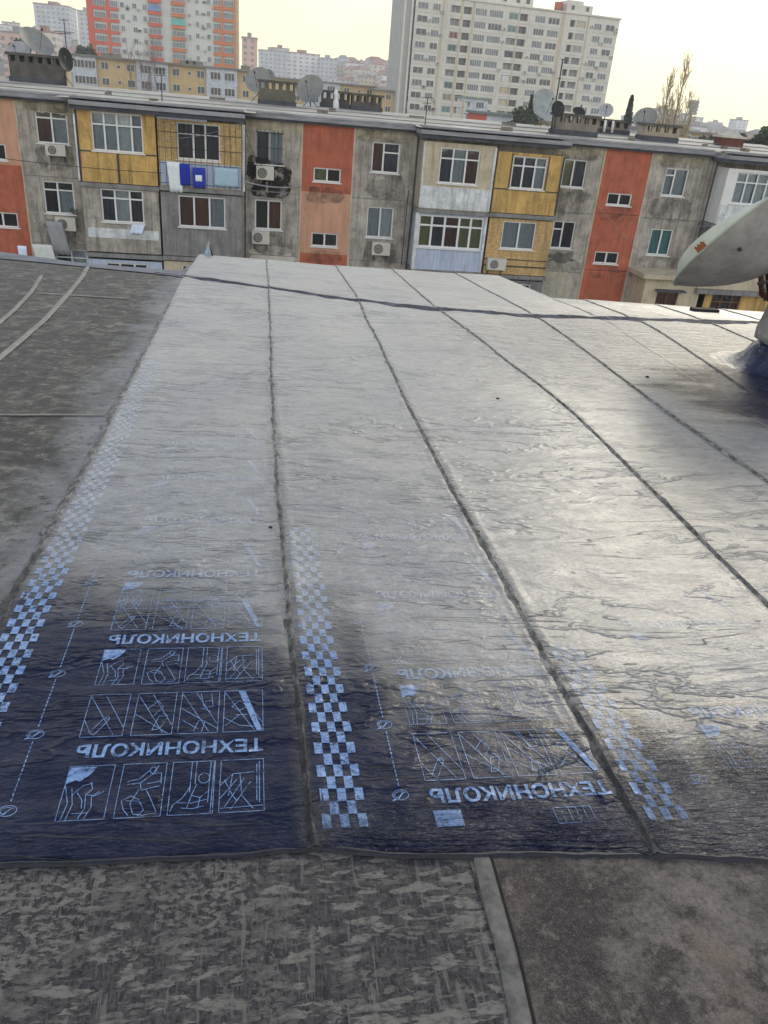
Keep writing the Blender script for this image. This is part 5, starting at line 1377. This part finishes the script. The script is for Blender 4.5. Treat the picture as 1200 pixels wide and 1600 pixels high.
def poplar(x, y, zb, H_, W2, label, seed):
    rnd = random.Random(seed); e = empty('bare_tree', (x, y, zb), label, 'tree'); tr = MB(); cr = MB()
    stems = []
    for k, (dx, hh, r) in enumerate(((.0, 1.0, .17), (-.45, .93, .13), (.35, .86, .12), (-.25, .80, .10), (.5, .72, .09), (-.6, .7, .09))):
        pts = []; rs = []
        for j in range(13):
            t_ = j/12; pts.append(V((x + dx*W2*t_**.8 + .12*nz(t_*4, k), y + .5*dx*math.sin(k*2)*t_, zb + H_*hh*t_))); rs.append(r*(1-t_)**.7+.012)
        tr.tube(pts, rs, 6, False); stems.append(pts)
    for k in range(420):
        pts0 = rnd.choice(stems); t_ = rnd.uniform(.40, .97); i0 = min(11, int(t_*12)); p0 = pts0[i0].lerp(pts0[i0+1], t_*12-i0)
        a = rnd.uniform(0, 6.28); L = H_*rnd.uniform(.07, .17)*(1.3-t_*.8); w_ = W2*rnd.uniform(.18, .95)*(1.15-t_)
        P = [p0 + V((math.cos(a)*w_*q**.7, math.sin(a)*w_*q**.7, L*q)) + V((rnd.gauss(0,.03), rnd.gauss(0,.03), 0)) for q in (0, .25, .5, .75, 1)]
        cr.tube(P, [.032, .028, .024, .02, .014], 4, False)
        for j in range(7):
            q = rnd.uniform(.15, .95); i1 = min(3, int(q*4)); c = P[i1].lerp(P[i1+1], q*4-i1); b = rnd.uniform(0, 6.28); l = L*rnd.uniform(.2, .45)
            cr.tube([c, c + V((math.cos(b)*l*.22, math.sin(b)*l*.22, l*.6)), c + V((math.cos(b)*l*.3, math.sin(b)*l*.3, l))], [.019, .016, .012], 3, False)
    tr.build('trunk', M_twigd, e); cr.build('crown', M_twig, e)
M_twigd = mat('poplar_bark', (.20,.165,.11), var=.2, bump=0)
poplar(p.x, 95, -14, q.z+14, 4.0, 'tall bare poplar with pale upright twigs against the yellow sky', 5)
p = at(228, 100, 205); bare_tree(p.x, 186, -14, 20.5, .5, 'bare reddish tree before the foot of the red tower, left one', 8, 2, M_redtw)
p = at(250, 100, 205); bare_tree(p.x, 187, -14, 19, .5, 'bare reddish tree before the foot of the red tower, right one', 18, 2, M_redtw)
def leafy(x, y, zb, H_, R, label, seed, m=M_leaf, cone=False, n=2600, ls=.22, cat='tree', nm='tree'):
    rnd = random.Random(seed); e = empty(nm, (x, y, zb), label, cat)
    mb = MB(); mb.tube([V((x,y,zb)), V((x+.1,y,zb+H_*.45)), V((x,y+.1,zb+H_*.8))], [.3*R/3+.1,.2*R/3+.06,.04], 7)
    if not cone:
        for k in range(7):
            a = k*.9; mb.tube([V((x,y,zb+H_*.4)), V((x+R*.3*math.cos(a),y+R*.3*math.sin(a),zb+H_*.6)), V((x+R*.7*math.cos(a),y+R*.7*math.sin(a),zb+H_*.75))], [.1,.07,.02], 5)
    mb.build('trunk', M_bark, e)
    cl = []
    if not cone:
        for k in range(34):
            d = V((rnd.gauss(0,1), rnd.gauss(0,1), rnd.gauss(0,.8))).normalized()*R*rnd.uniform(.35,.86)
            cl.append((V((x,y,zb+H_-R*.95))+V((d.x,d.y,d.z*.85)), R*rnd.uniform(.18,.36)))
    mb = MB()
    for k in range(n):
        if cone:
            t_ = rnd.random()**.8; z = zb+1+t_*(H_-1); rr = R*(1-t_)**.75*(.75+.35*nz(t_*9, seed))*(.6+.4*rnd.random()); a = rnd.uniform(0, 6.28); c = V((x+rr*math.cos(a), y+rr*math.sin(a), z))
        else:
            cc, cr_ = rnd.choice(cl); d = V((rnd.gauss(0,1), rnd.gauss(0,1), rnd.gauss(0,1))).normalized(); c = cc + d*cr_*rnd.uniform(.7,1.1)
        u_ = V((rnd.gauss(0,1), rnd.gauss(0,1), rnd.gauss(0,1))).normalized(); w_ = u_.cross(V((rnd.gauss(0,1), rnd.gauss(0,1), rnd.gauss(0,1)))).normalized(); s = ls*rnd.uniform(.6,1.3)
        mb.face([c-u_*s, c+w_*s*.6, c+u_*s, c-w_*s*.6])
    mb.build('crown', m, e)
p = at(1195, 190, 80); leafy(p.x+1.2, 80, -14, p.z+14.3, 3.6, 'dense dark green round tree at the right edge, behind the roof', 2, n=9000, ls=.2)
p = at(1165, 205, 84); leafy(p.x, 84, -14, p.z+14, 2.2, 'smaller dark green tree left of the big round one', 12, n=4000, ls=.2)
p = at(988, 150, 130); leafy(p.x, 130, -14, p.z+14, 2.3, 'tall dark pointed cypress right of the cream tower', 3, M_cyp, True, 5000, .3, nm='cypress')
p = at(832, 150, 125); leafy(p.x, 125, -14, p.z+14, 1.5, 'dark green conifer at the foot of the cream tower', 13, M_cyp, True, 3500, .3, nm='conifer')
for k, (xx, yy, Y) in enumerate(((822, 165, 124), (134, 68, 210), (28, 60, 230), (1130, 212, 150), (1110, 208, 155), (445, 128, 260), (500, 135, 255), (540, 142, 250))):
    p = at(xx, yy, Y); leafy(p.x, Y, -14, p.z+14, 2.6 if k < 5 else 3.2, ('dark bush-like tree left of the conifer', 'dark round tree touching the left side of the red tower', 'dark tree on the slope behind the left dishes', 'dark tree behind the red brick chimney', 'dark tree left of the red brick chimney, further back', 'dark tree behind the olive chimney', 'dark tree above the left low chimney', 'dark tree above the right low chimney')[k], 30+k, n=1500, ls=.45)

# floodlight mast
p = at(1076, 198, 160); q = at(1087, 165, 160)
fm = empty('floodlight_mast', (p.x, 160, -14), 'lone floodlight mast right of the bare poplar', 'floodlight')
mb = MB(); mb.tube([V((p.x, 160, -14)), V((p.x, 160, q.z))], [.3, .16], 8); mb.build('pole', M_metal, fm)
mb = MB(); mb.box(p.x-.8, p.x+.8, 159.7, 160.0, q.z-1.6, q.z+.9)
for k in range(4): mb.box(p.x-.75, p.x+.75, 159.3, 159.69, q.z-1.5+k*.6, q.z-1.15+k*.6)
mb.build('lamp_bank', M_metal, fm)

# ------------------------------------------------------------------ haze
mb = MB(); mb.box(-420, 700, -30, 1080, -22, 62)
t = NT('haze'); v_ = t.n('ShaderNodeVolumePrincipled'); v_.inputs['Color'].default_value = (.86,.90,1.0,1); v_.inputs['Density'].default_value = .0005; v_.inputs['Anisotropy'].default_value = .2
t.link(v_.outputs[0], t.out.inputs['Volume'])
hz_ = mb.build('haze', t.m, origin=(0,0,0)); tag(hz_, label='thin pale haze over the city', kind='stuff')

# ------------------------------------------------------------------ sky and sun
SUN_AZ, SUN_EL = R_(34), R_(24)      # azimuth measured from +Y to +X
w = bpy.data.worlds.new('World'); sc.world = w; w.use_nodes = True; nt = w.node_tree; nt.nodes.clear()
N_ = nt.nodes.new; Lk = nt.links.new
out = N_('ShaderNodeOutputWorld'); bg = N_('ShaderNodeBackground'); bg.inputs[1].default_value = .1; Lk(bg.outputs[0], out.inputs[0])
sk = N_('ShaderNodeTexSky'); sk.sky_type = 'NISHITA'; sk.sun_disc = False; sk.sun_elevation = SUN_EL; sk.sun_rotation = SUN_AZ; sk.dust_density = 4; sk.air_density = 1.2
tc = N_('ShaderNodeTexCoord'); sp = N_('ShaderNodeSeparateXYZ'); Lk(tc.outputs['Generated'], sp.inputs[0])
def wr(fac, stops):
    r = N_('ShaderNodeValToRGB'); e = r.color_ramp.elements
    while len(e) < len(stops): e.new(.5)
    for i, (p_, c) in enumerate(stops): e[i].position = p_; e[i].color = (*c, 1)
    Lk(fac, r.inputs[0]); return r.outputs[0]
def wm(op, a, b=None):
    m = N_('ShaderNodeMath'); m.operation = op
    for i, v in enumerate((a, b)):
        if v is None: continue
        if hasattr(v, 'is_output'): Lk(v, m.inputs[i])
        else: m.inputs[i].default_value = v
    return m.outputs[0]
mp = N_('ShaderNodeMapping'); mp.inputs['Scale'].default_value = (3.0, 3.0, 17); Lk(tc.outputs['Generated'], mp.inputs[0])
cn = N_('ShaderNodeTexNoise'); cn.inputs['Scale'].default_value = 1.7; cn.inputs['Detail'].default_value = 5; cn.inputs['Roughness'].default_value = .55; Lk(mp.outputs[0], cn.inputs[0])
el = wm('ADD', sp.outputs[2], wm('MULTIPLY', wm('SUBTRACT', cn.outputs[0], .5), .24))
base = wr(el, [(0, (.74,.71,.45)), (.06, (.75,.72,.46)), (.095, (.62,.62,.50)), (.13, (.45,.50,.53)), (.19, (.62,.63,.58)), (.33, (.44,.47,.50)), (.56, (.17,.21,.29)), (1, (.19,.24,.36))])
# bright thin cloud, 10 to 28 degrees up, all along the sunny side
bandv = wr(wm('ADD', sp.outputs[2], wm('MULTIPLY', wm('SUBTRACT', cn.outputs[0], .5), .12)), [(.135, (0,0,0)), (.20, (.78,.80,.77)), (.42, (.80,.84,.87)), (.55, (0,0,0))])
sside = wr(wm('ADD', wm('MULTIPLY', sp.outputs[1], .5), .5), [(.55, (0,0,0)), (.8, (1,1,1))])
bm3 = N_('ShaderNodeMix'); bm3.data_type = 'RGBA'; bm3.blend_type = 'MULTIPLY'; bm3.inputs[0].default_value = 1; Lk(bandv, bm3.inputs[6]); Lk(sside, bm3.inputs[7])
ad3 = N_('ShaderNodeMix'); ad3.data_type = 'RGBA'; ad3.blend_type = 'ADD'; ad3.inputs[0].default_value = 1; Lk(base, ad3.inputs[6]); Lk(bm3.outputs[2], ad3.inputs[7]); base = ad3.outputs[2]
# brighter veil round the hidden sun
dt = N_('ShaderNodeVectorMath'); dt.operation = 'DOT_PRODUCT'; Lk(tc.outputs['Generated'], dt.inputs[0])
dt.inputs[1].default_value = (math.sin(SUN_AZ)*math.cos(SUN_EL), math.cos(SUN_AZ)*math.cos(SUN_EL), math.sin(SUN_EL))
veil = wr(dt.outputs['Value'], [(.55, (0,0,0)), (.88, (.06,.05,.02)), (.95, (.22,.19,.11)), (1, (.5,.44,.28))])
# extra sky brightness behind the camera, added to fill the shaded facade
bk = wr(wm('ADD', wm('MULTIPLY', sp.outputs[1], -.5), .5), [(.42, (0,0,0)), (.8, (.56,.53,.48)), (1, (.66,.62,.56))])
hz2 = wr(sp.outputs[2], [(0, (1,1,1)), (.75, (1,1,1)), (1, (0,0,0))])
bm2 = N_('ShaderNodeMix'); bm2.data_type = 'RGBA'; bm2.blend_type = 'MULTIPLY'; bm2.inputs[0].default_value = 1; Lk(bk, bm2.inputs[6]); Lk(hz2, bm2.inputs[7])
ad2 = N_('ShaderNodeMix'); ad2.data_type = 'RGBA'; ad2.blend_type = 'ADD'; ad2.inputs[0].default_value = 1; Lk(base, ad2.inputs[6]); Lk(bm2.outputs[2], ad2.inputs[7]); base = ad2.outputs[2]
add = N_('ShaderNodeMix'); add.data_type = 'RGBA'; add.blend_type = 'ADD'; add.inputs[0].default_value = 1; Lk(base, add.inputs[6]); Lk(veil, add.inputs[7])
mul = N_('ShaderNodeMix'); mul.data_type = 'RGBA'; mul.blend_type = 'MULTIPLY'; mul.inputs[0].default_value = 1; Lk(add.outputs[2], mul.inputs[6]); mul.inputs[7].default_value = (10,10,10,1)
mul.clamp_result = False
cov = wr(cn.outputs[0], [(.3, (.86,.86,.86)), (.7, (.97,.97,.97))])
mx = N_('ShaderNodeMix'); mx.data_type = 'RGBA'; Lk(cov, mx.inputs[0]); Lk(sk.outputs[0], mx.inputs[6]); Lk(mul.outputs[2], mx.inputs[7]); Lk(mx.outputs[2], bg.inputs[0])
sl = bpy.data.lights.new('sun', 'SUN'); sl.energy = .65; sl.angle = R_(14); sl.color = (1, .90, .72)
so = bpy.data.objects.new('sun', sl); COL.objects.link(so); so.location = (20, 20, 40)
dirv = V((math.sin(SUN_AZ)*math.cos(SUN_EL), math.cos(SUN_AZ)*math.cos(SUN_EL), math.sin(SUN_EL)))
so.rotation_euler = dirv.to_track_quat('Z', 'Y').to_euler()
sc.view_settings.view_transform = 'Standard'; sc.view_settings.look = 'None'; sc.view_settings.exposure = .85; sc.view_settings.gamma = 1
sc.render.engine = 'CYCLES'
sc.cycles.max_bounces = 6; sc.cycles.transparent_max_bounces = 12; sc.cycles.volume_bounces = 1
sc.cycles.use_denoising = True
